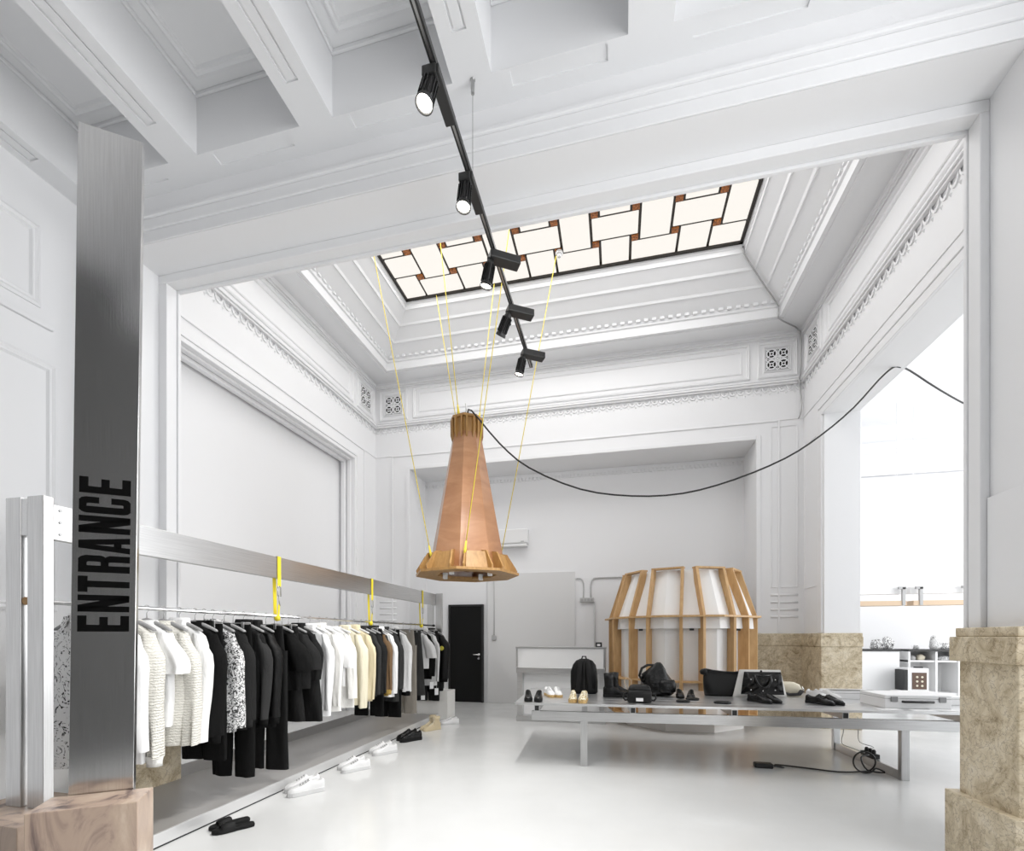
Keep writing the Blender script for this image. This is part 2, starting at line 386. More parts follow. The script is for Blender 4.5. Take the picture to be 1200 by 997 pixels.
# frieze panels and grilles
def frieze(parent, a0, a1, plane, at, nrm):
    sq = .62; L = [(a0 + .10, a0 + .10 + sq), (a1 - .10 - sq, a1 - .10)]
    for p, q in L:
        moulding((p, q, 5.84, 6.46), plane, at, .045, .03, nrm).build('grille_frame', M['paint'], parent)
        c = (p + q) / 2; h = .185
        moulding((c - h - .03, c + h + .03, 6.15 - h - .03, 6.15 + h + .03), plane, at, .03, .03, nrm).build('grille_frame', M['paint'], parent)
        mb = MB(); mh = MB()
        def T(x, z, d): return (at + nrm * d, c + x, 6.15 + z) if plane == 'x' else (c + x, at + nrm * d, 6.15 + z)
        mh.add([T(-h, -h, .004), T(h, -h, .004), T(h, h, .004), T(-h, h, .004)], [(0, 1, 2, 3)])
        def ann(cx, cz, r0, r1, dp, n=16):
            vs = []; fs = []
            for k in range(n):
                a = 2 * PI * k / n
                for r in (r1, r0): vs.append(T(cx + r * math.cos(a), cz + r * math.sin(a), dp))
            for k in range(n):
                a = 2 * k; b = 2 * ((k + 1) % n); fs.append((a, b, b + 1, a + 1))
            mb.add(vs, fs)
        for i in (-1, 1):
            for j in (-1, 1):
                ann(i * .093, j * .093, .066, .090, .024); ann(i * .093, j * .093, .018, .036, .022, 10)
                for q in range(4):
                    a = PI / 4 + q * PI / 2; c1, s1 = math.cos(a), math.sin(a)
                    mb.add([T(i * .093 + c1 * r + t_ * -s1, j * .093 + s1 * r + t_ * c1, .021) for r, t_ in ((.03, -.008), (.13, -.008), (.13, .008), (.03, .008))], [(0, 1, 2, 3)])
        ann(0, 0, .03, .052, .026, 12)
        for k in range(3):
            q0 = (k - 1) * .176
            mb.add([T(q0 - .006, -h, .016), T(q0 + .006, -h, .016), T(q0 + .006, h, .016), T(q0 - .006, h, .016)], [(0, 1, 2, 3)])
            mb.add([T(-h, q0 - .006, .017), T(h, q0 - .006, .017), T(h, q0 + .006, .017), T(-h, q0 + .006, .017)], [(0, 1, 2, 3)])
        gh = mh.build('grille_shade_plate', M['vent_shade'], parent)  # flat dark plate; shade behind the grille is put into its colour
        mb.build('grille', M['paint'], parent, label='pierced square ventilation rosette grille')
    moulding((L[0][1] + .12, L[1][0] - .12, 5.84, 6.46), plane, at, .05, .03, nrm).build('panel_moulding', M['paint'], parent)
    moulding((L[0][1] + .25, L[1][0] - .25, 5.95, 6.35), plane, at, .03, .02, nrm).build('panel_moulding', M['paint'], parent)
frieze(wall_back, XL, XR, 'y', YB, -1)
frieze(wall_left, YF, YB, 'x', XL, 1)
frieze(wall_right, YF, YB, 'x', XR, -1)
# frames round the openings
fr = MB()
for mbx in (open_frame(-4.53, 2.70, 5.11, 1.46, 'y', YB, .03, .018, -1), open_frame(-4.20, 2.40, 4.87, 1.46, 'y', YB, .07, .022, -1),
            open_frame(3.92, 8.33, 5.11, 1.46, 'x', XL, .03, .018, 1), open_frame(4.17, 8.08, 4.92, 0, 'x', XL, .06, .03, 1), open_frame(4.23, 8.02, 4.86, 0, 'x', XL, .06, .015, 1),
            open_frame(4.06, 8.19, 5.0, 1.46, 'x', XR, .06, .02, -1), open_frame(4.16, 8.09, 4.9, 1.46, 'x', XR, .10, .035, -1)):
    fr.add(mbx.v, mbx.f)
struct('trim_6', fr, M['paint'], bevel=.006)
t = MB()
for d, z in ((.10, 4.77), (.2, 4.73)):
    t.box(XL - d - .04, XL - d + .04, 4.29, 7.96, z, 4.8)
    t.box(XL - d - .04, XL - d + .04, 7.96 - (4.8 - z), 7.96, 0, z); t.box(XL - d - .04, XL - d + .04, 4.29, 4.29 + (4.8 - z), 0, z)
struct('trim_7', t, M['paint'], bevel=.01)
# pier panels with four grooved rolls on the back wall piers
for a, b in ((-4.80, -4.42), (2.56, 2.98)):
    if a > 0:
        moulding((a, b, 2.24, 5.0), 'y', YB, .02, .012, -1).build('panel_moulding', M['paint'], wall_back)
    for k in range(4):
        MB().tube([(a, YB + .008, 1.74 + k * .125), (b, YB + .008, 1.74 + k * .125)], .022, 10).build('fluted_roll', M['paint'], wall_back, smooth=True)
moulding((7.98, 8.72, 2.2, 4.6), 'x', XR, .02, .010, -1).build('panel_moulding', M['paint'], wall_right)
# stone dado
def dado(x0, x1, y0, y1, name, m, plinth=True, cx=.035):
    mb = MB().box(x0, x1, y0, y1, 0, 1.25).box(x0 - cx, x1 + cx, y0 - cx, y1 + cx, 1.25, 1.40).box(x0 - cx * .4, x1 + cx * .4, y0 - cx * .4, y1 + cx * .4, 1.40, 1.455)
    if plinth: mb.box(x0 - .05, x1 + .05, y0 - .05, y1 + .05, 0, .44)
    return struct(name, mb, m, bevel=.006)
dado(2.075, 2.62, 3.0, 3.44, 'baseboard_right', M['stone'])
dado(-4.5, -3.95, 3.0, 3.52, 'baseboard_left', M['stone'], False, .02)
dado(OX1 - .015, XR + .01, YB - .05, YB + .3, 'baseboard_back', M['stone'], False, .01)
dado(XR - .05, XR + .50, 7.94, YB, 'baseboard_back_right', M['stone'], False, .01)
dado(XL, OX0 + .015, YB - .05, YB + .3, 'baseboard_back_left', M['stone'], False, .01)
# grey partition board and door in the back recess
struct('wall_partition', box(-2.70, -.85, 9.50, 9.55, 0, 2.73), M['grey_paint'], bevel=.004)
d = struct('door_1', box(-3.53, -2.83, 9.485, 9.55, 0.005, 2.05), M['door'], bevel=.003)
fr = MB().box(-3.57, -3.53, 9.47, 9.55, 0, 2.09).box(-2.83, -2.79, 9.47, 9.55, 0, 2.09).box(-3.53, -2.83, 9.47, 9.55, 2.05, 2.09)
fr.build('door_frame', M['black'], d)
MB().tube([(-3.0, 9.44, 1.02), (-2.88, 9.44, 1.02)], .012, 10).tube([(-2.885, 9.49, 1.02), (-2.885, 9.44, 1.02)], .012, 10).lathe([(.026, 0), (.026, .012)], 16, Matrix.Translation((-2.885, 9.485, 1.02)) @ Matrix.Rotation(R(90), 4, 'X')).build('door_handle', M['chrome'], d, smooth=True)
MB().lathe([(.026, 0), (.026, .012)], 16, Matrix.Translation((-2.885, 9.485, .94)) @ Matrix.Rotation(R(90), 4, 'X')).build('lock_rose', M['chrome'], d)

# ---- skylight
SX0, SX1, SY0, SY1, SZ = XL + DX, XR - DX, YF + DY, YB - DY, 7.40
sky = struct('window_1', box(SX0 - .03, SX1 + .03, SY0 - .03, SY1 + .03, SZ + .02, SZ + .05), M['lead'])
mb = MB()
for x0, x1, y0, y1 in ((SX0, SX0 + .045, SY0, SY1), (SX1 - .045, SX1, SY0, SY1), (SX0, SX1, SY0, SY0 + .045), (SX0, SX1, SY1 - .045, SY1)):
    mb.box(x0, x1, y0, y1, SZ - .03, SZ + .02)
mb.build('skylight_frame', M['lead'], sky)
PX, PY = .577, .515; A, B = .40 * 1.48, .40   # half sizes in cell units derived below
hl, hs = .605, .395                             # long and short half side, in cell units
gap = .021
def clip(x0, x1, y0, y1):
    return max(x0, SX0 + .045), min(x1, SX1 - .045), max(y0, SY0 + .045), min(y1, SY1 - .045)
for i in range(-6, 6):
    for j in range(-6, 3):
        cx = -.905 + PX * (i + .5); cy = 6.96 + PY * j
        a, b = (hl, hs) if (i + j) % 2 else (hs, hl)
        x0, x1, y0, y1 = clip(cx - a * PX + gap, cx + a * PX - gap, cy - b * PY + .026, cy + b * PY - .026)
        if x1 - x0 > .02 and y1 - y0 > .02:
            box(x0, x1, y0, y1, SZ - .004, SZ + .02).build('pane', M['pane'], sky)
        qx, qy = cx + PX / 2, cy + PY / 2; s_ = (hl - hs) / 2
        x0, x1, y0, y1 = clip(qx - s_ * PX + .012, qx + s_ * PX - .012, qy - s_ * PY + .012, qy + s_ * PY - .012)
        if x1 - x0 > .02 and y1 - y0 > .02:
            box(x0, x1, y0, y1, SZ - .008, SZ + .02).build('amber_square', M['amber'], sky)

# ---- next room beyond the right opening
nr = MB().box(XR + .48, 13, 14.2, 14.5, 0, 7.0).box(XR + .18, XR + .48, YB, 14.2, 0, 7.0)
wn = struct('wall_next_room', nr, M['paint'])
struct('ceiling_next_room', box(XR + .48, 13, 2, 14.5, 7.0, 7.2), M['paint'])
t = MB()
for z0, z1, o in ((5.55, 5.62, .06), (5.66, 5.72, .10), (6.25, 6.32, .08), (6.32, 6.5, .15)):
    t.box(XR + .48, 13, 14.2 - o, 14.2, z0, z1)
struct('trim_8', t, M['paint'])

# ================================================================== CLOTHES RACK
rack = thing('clothes_rack', 'long aluminium clothes rack with broad top beam and low steel tray, left wall', 'clothes rack', (-3.14, 1.9, 0))
def RK(mb, name, m, **k):                       # geometry given in world coordinates
    mb.v = [(x + 3.14, y - 1.9, z) for x, y, z in mb.v]; return mb.build(name, m, rack, **k)
RX0, RX1 = -3.275, -3.0
for y in (1.865, 7.64):
    for x0, x1 in ((RX0, -3.165), (-3.115, RX1)):
        zb = .473
        RK(box(x0, x1, y, y + .05, zb, 2.16), 'post', M['alu_v'], bevel=.003)
RK(box(-3.163, -3.117, 1.868, 7.686, 1.95, 2.15), 'top_beam', M['alu_y'], bevel=.003)
for k in range(3):
    RK(MB().lathe([(.008, 0), (.008, .006)], 10, Matrix.Translation((-3.118, 2.02, 1.985 + k * .068)) @ Matrix.Rotation(R(90), 4, 'Y')), 'bolt', M['steel_grey'])
RK(MB().tube([(-3.14, 1.90, 1.595), (-3.14, 7.62, 1.595)], .0135, 12), 'rail', M['chrome'], smooth=True)
RK(MB().lathe([(.022, 0), (.022, .03)], 14, Matrix.Translation((-3.14, 1.90, 1.595)) @ Matrix.Rotation(R(90), 4, 'X')), 'rail_end', M['ply_dark'], label='copper-toned end cap')
RK(MB().lathe([(.022, 0), (.022, .03)], 14, Matrix.Translation((-3.14, 7.63, 1.595)) @ Matrix.Rotation(R(90), 4, 'X')), 'rail_end', M['black'])
RK(box(-4.0, -2.985, 2.12, 7.38, .0, .085), 'tray', M['tray'])
RK(box(-2.985, -2.965, 2.12, 7.40, .012, .098), 'tray_edge', M['alu_pale'], bevel=.003)
RK(box(-4.02, -4.0, 3.55, 7.40, .0, .20), 'tray_back', M['alu'], bevel=.003)
RK(box(-2.99, -2.97, 2.12, 7.40, 0, .012), 'tray_foot', M['black'])
tag(box(-.29, .30, 0, .44, 0, .473).build('marble_block', M['marble'], bevel=.004, loc=(-3.14, 1.66, 0)), 'pink veined marble block under near end of the clothes rack', 'marble block')
tag(box(-.29, .33, 0, .37, 0, .473).build('marble_block', M['marble_white'], bevel=.004, loc=(-3.14, 7.42, 0)), 'white marble block under the far end of the clothes rack near the black door', 'marble block')
# ---- entrance sign on its block (turned 53 degrees)
ang = math.atan2(.58, .8)
blk = tag(box(0, .39, 0, .226, 0, .65).build('marble_block', M['marble'], bevel=.004, loc=(-2.446, 1.452, 0)), 'pink veined marble block in front of the tall entrance sign', 'marble block')
blk.rotation_euler = (0, 0, ang)
sign = thing('entrance_sign', 'tall leaning brushed metal plank with black sideways ENTRANCE lettering behind marble block', 'sign', (-2.545, 1.672, 0), ang)
lean = math.tan(R(.65))
def sgn(mb): mb.v = [(x + z * lean, y, z) for x, y, z in mb.v]; return mb
SW, SH = .25, 3.86
sgn(box(0, SW, 0, .035, 0, SH)).build('plank', M['alu_sign'], sign, bevel=.002)
# letters drawn in a unit cell: x along reading direction 0..1, y 0..1 (cap height)
LET = {}
w_ = .36
def rect(a, b, c, d): return [(a, c), (b, c), (b, d), (a, d)]
LET['E'] = [rect(0, .42, 0, 1), rect(.42, 1, 0, .17), rect(.42, 1, .83, 1), rect(.42, .92, .42, .58)]
LET['N'] = [rect(0, .34, 0, 1), rect(.66, 1, 0, 1), [(.0, 1), (.40, 1), (1.0, 0), (.60, 0)]]
LET['T'] = [rect(.30, .70, 0, .84), rect(0, 1, .82, 1)]
LET['R'] = [rect(0, .40, 0, 1), rect(.38, .62, .84, 1), rect(.38, .62, .42, .57), [(.60, .84), (.60, 1), (.80, 1), (.92, .95), (1, .86), (1, .56), (.92, .49), (.80, .46), (.60, .42), (.60, .57), (.64, .6), (.64, .81)],
            [(.62, 0), (1, 0), (1, .40), (.93, .46), (.80, .50), (.60, .50), (.60, .42), (.62, .38)]]
LET['A'] = [[(0, 0), (.36, 0), (.56, 1), (.26, 1)], [(.64, 0), (1, 0), (.74, 1), (.44, 1)], rect(.30, .70, .17, .32)]
LET['C'] = [[(0, .14), (.06, .05), (.2, 0), (.42, 0), (.42, 1), (.2, 1), (.06, .95), (0, .86)], [(.40, 0), (.8, 0), (.94, .05), (1, .14), (1, .38), (.62, .38), (.62, .17), (.58, .14), (.40, .14)],
            [(.40, 1), (.40, .86), (.58, .86), (.62, .83), (.62, .62), (1, .62), (1, .86), (.94, .95), (.8, 1)]]
z0 = 1.425; adv = .0952; lw = .077; ch = .198
for k, chx in enumerate('ENTRANCE'):
    mb = MB()
    for poly in LET[chx]:
        pts = []
        for x, y in poly:      # reading upwards: x -> +z, y -> -x
            pts.append((.223 - y * ch, z0 + k * adv + x * lw * (1.06 if chx in 'NR' else 1)))
        mb.prism(pts, 0, .002, lambda a, b, h: (a, -h, b))
    sgn(mb).build('letter', M['ink'], sign, label='black letter ' + chx)

# ---- yellow straps
for i, y in enumerate((3.78, 5.48, 7.08)):
    lab = ['yellow webbing strap tying rail to beam, nearest of three, above the black trousers', 'yellow webbing strap tying rail to beam above the brown-sleeved jacket', 'yellow webbing strap tying rail to beam nearest the black door'][i]
    s = thing('ratchet_strap', lab, 'strap', (-3.14, y, 2.152), 0, 'yellow straps holding the rail')
    mb = MB()
    def loop(pts, w, th):
        for (a, b), (c, d_) in zip(pts[:-1], pts[1:]):
            mb.add([(a, -w, b), (a, w, b), (c, w, d_), (c, -w, d_)], [(0, 1, 2, 3)])
            mb.add([(a + th, -w, b + th), (a + th, w, b + th), (c + th, w, d_ + th), (c + th, -w, d_ + th)], [(3, 2, 1, 0)])
    loop([(-.016, -.575), (-.028, -.22), (-.028, 0.0), (.026, 0.0), (.026, -.28)], .022, .003)
    loop([(.024, -.45), (.016, -.575)], .012, .003)
    mb.build('webbing', M['strap'], s)
    MB().tube([(.026, -.02, -.29), (.028, -.02, -.37), (.028, .02, -.37), (.026, .02, -.29), (.026, 0, -.27), (.026, -.02, -.29)], .005, 6).tube([(.026, 0, -.36), (.03, -.012, -.40), (.026, .012, -.46)], .005, 6).build('carabiner', M['steel_grey'], s, smooth=True)
    MB().lathe([(.005, -.03), (.028, -.022), (.028, .018), (.005, .028)], 10, Matrix.Translation((.004, 0, -.575))).build('knot', M['strap'], s, smooth=True)

# ---- garments -------------------------------------------------------
RZ = 1.595
NA = 26
def sup(c, e): return math.copysign(abs(c) ** e, c)
def cloth_tube(mb, rows, seed, fold=.012, k=3, n=NA, cap=False):
    """rows: (cx, cy, z, hx, hy, foldscale)"""
    rnd = random.Random(seed); p1, p2, p3 = (rnd.uniform(0, 6.3) for _ in range(3)); rs = []
    for (cx, cy, z, hx, hy, fs) in rows:
        r = []
        for j in range(n):
            a = 2 * PI * j / n
            x = hx * sup(math.cos(a), .85); y = hy * sup(math.sin(a), .8)
            q = x / max(hx, 1e-4)
            f = fold * fs * (math.sin(q * k + p1 + z * 1.5) + .6 * math.sin(q * k * 2.1 + p2 - z * 3) + .35 * math.sin(a * 5 + p3 + z * 9))
            r.append((cx + x, cy + y + f, z))
        rs.append(r)
    return mb.rings(rs, cap, cap)
def jacket(name, y, label, m, hem=.62, w=.23, hw=.235, t=.05, sl=.62, sw=.075, cuff=None, collar='crew', cm=None, seed=0, tail=0, open_front=False, sleeve_m=None, group='clothes hanging on the rail', flare=0, badge=None):
    o = thing(name, label, 'clothing', (-3.14, y, RZ), R(random.Random(seed).uniform(-5, 5)), group)
    zh = hem - RZ; zs = -.155
    if collar == 'none': nz = -.10
    rows = [(0, 0, -.100, .066, .044, 0), (0, 0, -.112, .082, .048, .1), (0, 0, -.130, .120, .048, .2), (0, 0, -.155, .165, .046, .3), (0, 0, -.190, w - .022, .046, .4), (0, 0, -.25, w - .004, .052, .5)]
    N = 9
    for i in range(1, N + 1):
        s_ = i / N; z = -.25 + (zh + .25) * s_
        rows.append((0, 0, z, w + (hw - w) * s_, t * (1 + .25 * math.sin(s_ * 3)) + flare * s_, .5 + .8 * s_))
    mb = MB(); cloth_tube(mb, rows, seed, .017, 3.6); mb.build('body', m, o, smooth=True)
    if collar in ('crew', 'hood', 'shirt', 'stand'):
        h = {'crew': .018, 'shirt': .045, 'hood': .02, 'stand': .055}[collar]
        mb = MB(); cloth_tube(mb, [(0, -.002, -.112, .082, .054, 0), (0, 0, -.10 + h * .4, .076, .052, 0), (0, .004, -.10 + h, .070, .046, 0), (0, .004, -.10 + h * .9, .060, .038, 0), (0, 0, -.105, .058, .034, 0)], seed + 1, 0)
        if collar == 'shirt':
            for s_ in (-1, 1):
                mb.add([(0, -.052, -.075), (s_ * .070, -.045, -.072), (s_ * .075, -.062, -.135), (s_ * .02, -.068, -.13)], [(0, 1, 2, 3)])
        if collar == 'hood':
            cloth_tube(mb, [(0, .03, -.10, .09, .05, 0), (0, .05, -.07, .11, .055, .5), (0, .06, -.14, .12, .05, .8), (0, .05, -.26, .09, .04, .8), (0, .045, -.30, .03, .02, .5)], seed + 2, .012)
        mb.build('collar', cm or m, o, smooth=True)
    for s_ in (-1, 1):
        rnd = random.Random(seed * 7 + s_); mb = MB(); rows = []
        long_ = sl > .37
        N = 10 if long_ else 6
        sx = rnd.uniform(.0, .03); sy = rnd.uniform(-.05, .0)
        for i in range(N + 1):
            q = i / N; d_ = q * sl                       # drop below the shoulder point
            ox = .062 * smoothstep(0, .22, d_) + sx * q + (.035 * q if not long_ else 0)
            grow = .34 + .66 * smoothstep(0, .17, d_)
            taper = 1 - .32 * q if long_ else 1
            rows.append((s_ * (w - .072 + ox), sy * q + .014 * math.sin(q * 5 + seed) * q, -.168 - d_,
                         sw * .92 * grow * taper, sw * .70 * (grow * .5 + .5) * (taper * .9 + .1), .3 + q * .8))
        cloth_tube(mb, rows, seed * 3 + s_, .015, 2.5, 18); sm = mb.build('sleeve', sleeve_m or m, o, smooth=True)
        if cuff:
            c = rows[-1]; mb = MB()
            cloth_tube(mb, [(c[0], c[1], c[2] + .012, c[3] * .98, c[4] * .98, 0), (c[0], c[1], c[2] - .03, c[3] * .85, c[4] * .85, 0), (c[0], c[1], c[2] - .055, c[3] * .85, c[4] * .85, 0), (c[0], c[1], c[2] - .05, c[3] * .7, c[4] * .7, 0)], seed, 0, 2, 16)
            mb.build('cuff', cuff, sm, smooth=True)
        if badge and s_ > 0:
            r = rows[3]
            MB().lathe([(.0, .012), (.035, .01), (.04, 0)], 12, Matrix.Translation((r[0], r[1] - r[4] - .008, r[2])) @ Matrix.Rotation(R(90), 4, 'X'), False, False).build('badge', badge, sm, label='yellow-green round patch')
    if cuff:
        mb = MB(); cloth_tube(mb, [(0, 0, zh + .02, hw * .985, t * 1.0, .8), (0, 0, zh - .05, hw * .93, t * .85, .8)], seed, .010, 3.2); mb.build('hem_band', cuff, o, smooth=True)
    if open_front:
        MB().box(-.008, .008, -t * 1.25, -t * .9, zh + .02, -.13).build('zip', M['steel_grey'], o)
    return o
def trousers(name, y, label, m, hem=.3, w=.18, lw=.10, seed=0, split=.30, spread=.105, group='clothes hanging on the rail'):
    o = thing(name, label, 'clothing', (-3.14, y, RZ), R(random.Random(seed).uniform(-4, 4)), group)
    zh = hem - RZ; mb = MB()
    cloth_tube(mb, [(0, 0, -.105, w * .97, .022, .2), (0, 0, -.15, w, .026, .3), (0, 0, -.25, w * 1.06, .034, .5), (0, 0, -.105 - split, w * 1.12, .040, .6), (0, 0, -.14 - split, w * .6, .02, .5)], seed, .008)
    mb.build('hip', m, o, smooth=True)
    mb = MB(); cloth_tube(mb, [(0, 0, -.095, w * .985, .026, .2), (0, 0, -.14, w * 1.005, .029, .3)], seed, .008); mb.build('waistband', m, o, smooth=True)
    for s_ in (-1, 1):
        rows = []; N = 9
        for i in range(N + 1):
            q = i / N; z = -.32 + (zh + .32) * q
            rows.append((s_ * (spread + (lw - .1) * .3), .006 * s_, z, lw * (1 - .02 * q), .040 - .008 * q, .5 + .5 * q))
        mb = MB(); cloth_tube(mb, rows, seed * 5 + s_, .010, 2.6, 18); mb.build('trouser_leg', m, o, smooth=True)
    return o
def skirt(name, y, label, m, hem=.6, w=.17, hw=.25, seed=0):
    o = thing(name, label, 'clothing', (-3.14, y, RZ), 0, 'clothes hanging on the rail'); zh = hem - RZ
    rows = [(0, 0, -.105 + (zh + .105) * i / 9, w + (hw - w) * i / 9, .03 + .025 * i / 9, .2 + i / 8) for i in range(10)]
    mb = MB(); cloth_tube(mb, rows, seed, .014, 4.0); mb.build('panel', m, o, smooth=True)
    mb = MB(); cloth_tube(mb, [(0, 0, -.095, w, .033, .2), (0, 0, -.145, w + .012, .036, .3)], seed, .014, 4.0); mb.build('waistband', m, o, smooth=True)
    return o
# one hanger of each kind, then copies
def hanger(kind, m):
    o = thing('clothes_hanger', '', 'hanger', (0, 0, -5), 0, 'hangers on the clothes rail')
    pts = [(.0, .016 * math.cos(a) * 1.3, .019 * math.sin(a)) for a in [R(200 - 22 * k) for k in range(10)]]
    pts += [(0, .0, -.035), (0, 0, -.085)]
    MB().tube(pts, .0028, 6).build('hook', M['steel_grey'], o, smooth=True)
    if kind == 'bar':
        rs = []
        for k in range(-8, 9):
            q = k / 8; x = q * .20; top = -.068 - .075 * abs(q) ** 1.3; hh = .034 * (1 - abs(q) ** 1.2 * .55); th = .016 - .004 * abs(q)
            rs.append([(x, -th, top - .008), (x, -th * .5, top), (x, th * .5, top), (x, th, top - .008), (x, th, top - hh), (x, -th, top - hh)])
        MB().rings(rs).build('shoulder_bar', m, o, smooth=True)
    else:
        MB().tube([(-.17, 0, -.085), (.17, 0, -.085)], .006, 8).build('clip_bar', M['steel_grey'], o, smooth=True)
        for x in (-.12, .12): MB().box(x - .012, x + .012, -.034, .034, -.13, -.075).build('clip', M['steel_grey'], o, bevel=.003)
    return o
HM = mat('grey_felt_hanger', g(0.30), 0.7); HW = mat('pale_hanger', g(0.62), 0.6)
protos = {'bar': hanger('bar', HM), 'pale': hanger('bar', HW), 'clip': hanger('clip', HM)}
used = set()
def hang(kind, y, lab):
    p = protos[kind]
    if kind in used:
        o = p.copy(); COL.objects.link(o)
        for c in p.children:
            d = c.copy(); COL.objects.link(d); d.parent = o
    else: o = p; used.add(kind)
    o.location = (-3.14, y, RZ + .001); o['label'] = lab
J, T_, K_ = jacket, trousers, skirt
G = [
 (J, 2.14, 'white and black scribble print shirt hanging at the near end, left of the sign', dict(m=F['scribble'], hem=.62, collar='shirt', seed=1, sl=.66, sw=.085)),
 (J, 2.30, 'white long shirt half hidden behind the tall entrance sign', dict(m=F['white'], hem=.60, collar='shirt', seed=2, sl=.74)),
 (J, 2.43, 'cream chunky knit sweater with long sleeve, right beside the entrance sign', dict(m=F['knit'], hem=.64, seed=3, sl=.80, sw=.085, t=.06, cuff=F['offwhite'])),
 (J, 2.54, 'white short sleeved tee between the two cream chunky knits', dict(m=F['white'], hem=.80, seed=4, sl=.27, sw=.10)),
 (J, 2.66, 'second cream chunky knit sweater, between white tee and white shirt', dict(m=F['knit'], hem=.65, seed=5, sl=.78, sw=.085, t=.06)),
 (J, 2.78, 'white long sleeved cotton shirt next to the first black hoodie', dict(m=F['white'], hem=.70, collar='shirt', seed=6, sl=.78, cuff=None)),
 (J, 2.91, 'black hoodie hanging just after the white cotton shirt', dict(m=F['black'], hem=.66, collar='hood', seed=7, sl=.76, cuff=F['black'])),
 (T_, 2.99, 'short black trousers showing below the floral print shirt', dict(m=F['black'], hem=.45, seed=8)),
 (J, 3.07, 'black and white floral print shirt between black tops', dict(m=F['floral'], hem=.66, collar='shirt', seed=9, sl=.74)),
 (J, 3.18, 'black long sleeved top right after the floral print shirt', dict(m=F['softblack'], hem=.70, seed=10, sl=.70, cuff=F['softblack'])),
 (T_, 3.27, 'long narrow black trousers hanging lower than neighbours, after the floral shirt', dict(m=F['black'], hem=.24, seed=11)),
 (J, 3.38, 'washed charcoal zip jacket with lighter sleeves', dict(m=F['black2'], sleeve_m=F['charcoal'], hem=.68, collar='stand', seed=12, sl=.72, cuff=F['black'], open_front=True)),
 (J, 3.50, 'black nylon bomber jacket with full rounded sleeves', dict(m=F['nylon'], hem=.66, collar='stand', seed=13, sl=.72, sw=.095, t=.065, cuff=F['black'])),
 (T_, 3.64, 'wide black tailored trousers, the widest pair on the rail', dict(m=F['black2'], hem=.20, lw=.115, w=.19, seed=14, spread=.115)),
 (J, 3.75, 'black short sleeved tee beside the wide trousers', dict(m=F['black'], hem=.90, seed=15, sl=.34, sw=.105)),
 (K_, 3.85, 'long black skirt behind the black short sleeved tees', dict(m=F['black2'], hem=.60, seed=16)),
 (J, 3.94, 'second black short sleeved tee, beside the long black coat', dict(m=F['softblack'], hem=.90, seed=17, sl=.34, sw=.10)),
 (J, 4.08, 'long black coat dress with rolled sleeve next to the white shirts', dict(m=F['black2'], hem=.56, hw=.27, collar='shirt', seed=18, sl=.45, sw=.085, t=.06)),
 (J, 4.26, 'long white shirt right after the black coat dress', dict(m=F['white'], hem=.58, collar='shirt', seed=19, sl=.78)),
 (J, 4.42, 'white overshirt in the middle of the white group', dict(m=F['offwhite'], hem=.60, collar='stand', seed=20, sl=.76)),
 (J, 4.55, 'white short sleeved tee hanging beside the cream jackets', dict(m=F['white'], hem=.86, seed=21, sl=.36, sw=.11)),
 (J, 4.70, 'off-white sweatshirt between white tee and cream jacket', dict(m=F['offwhite'], hem=.60, seed=22, sl=.72, w=.21)),
 (J, 4.90, 'cream long sleeved jacket, the paler of two cream jackets', dict(m=F['cream'], hem=.60, collar='shirt', seed=23, sl=.86, sw=.08)),
 (J, 5.10, 'butter yellow cream jacket next to the charcoal jacket', dict(m=F['cream2'], hem=.62, collar='stand', seed=24, sl=.78)),
 (J, 5.26, 'charcoal wool jacket after the butter yellow jacket', dict(m=F['charcoal'], hem=.66, collar='shirt', seed=25, sl=.74)),
 (J, 5.38, 'second charcoal jacket before the brown-sleeved jacket', dict(m=F['softblack'], hem=.66, collar='shirt', seed=26, sl=.74)),
 (T_, 5.46, 'black trousers below the two charcoal jackets', dict(m=F['black'], hem=.38, seed=27)),
 (J, 5.56, 'dark jacket with brown suede sleeves and tan cuffs', dict(m=F['charcoal'], sleeve_m=F['brown'], hem=.68, collar='stand', seed=28, sl=.72, sw=.08, cuff=F['rib'])),
 (J, 5.70, 'slim white shirt between brown-sleeved jacket and dark coat', dict(m=F['white'], hem=.60, collar='shirt', seed=29, sl=.78)),
 (J, 5.84, 'dark grey coat right after the slim white shirt', dict(m=F['charcoal'], hem=.52, collar='shirt', seed=30, sl=.74)),
 (T_, 5.96, 'black trousers hanging low beside the pale grey bomber', dict(m=F['black'], hem=.28, seed=31)),
 (J, 6.12, 'pale grey bomber jacket with black cuffs', dict(m=F['palegrey'], hem=.62, collar='stand', seed=32, sl=.80, sw=.09, cuff=F['black'])),
 (T_, 6.42, 'taupe grey wool trousers, the only pair in that colour', dict(m=F['taupe'], hem=.26, lw=.11, seed=33)),
 (K_, 6.68, 'charcoal skirt after the taupe trousers', dict(m=F['charcoal'], hem=.50, seed=34)),
 (J, 6.84, 'grey melange short sleeved tee near the far end', dict(m=F['palegrey'], hem=.90, seed=35, sl=.36, sw=.10)),
 (J, 7.00, 'black sweater beside the grey melange tee', dict(m=F['black'], hem=.72, seed=36, sl=.66)),
 (J, 7.18, 'long pale grey cardigan before the black puffer', dict(m=F['palegrey'], hem=.60, seed=37, sl=.76, collar='shirt')),
 (T_, 7.36, 'black trousers hanging under the black puffer jacket', dict(m=F['black2'], hem=.32, seed=38)),
 (J, 7.50, 'black puffer jacket with yellow-green sleeve badge at the far end', dict(m=F['nylon'], hem=.52, collar='stand', seed=39, sl=.74, sw=.13, t=.09, w=.25, badge=M['badge'], cuff=F['black'])),
]
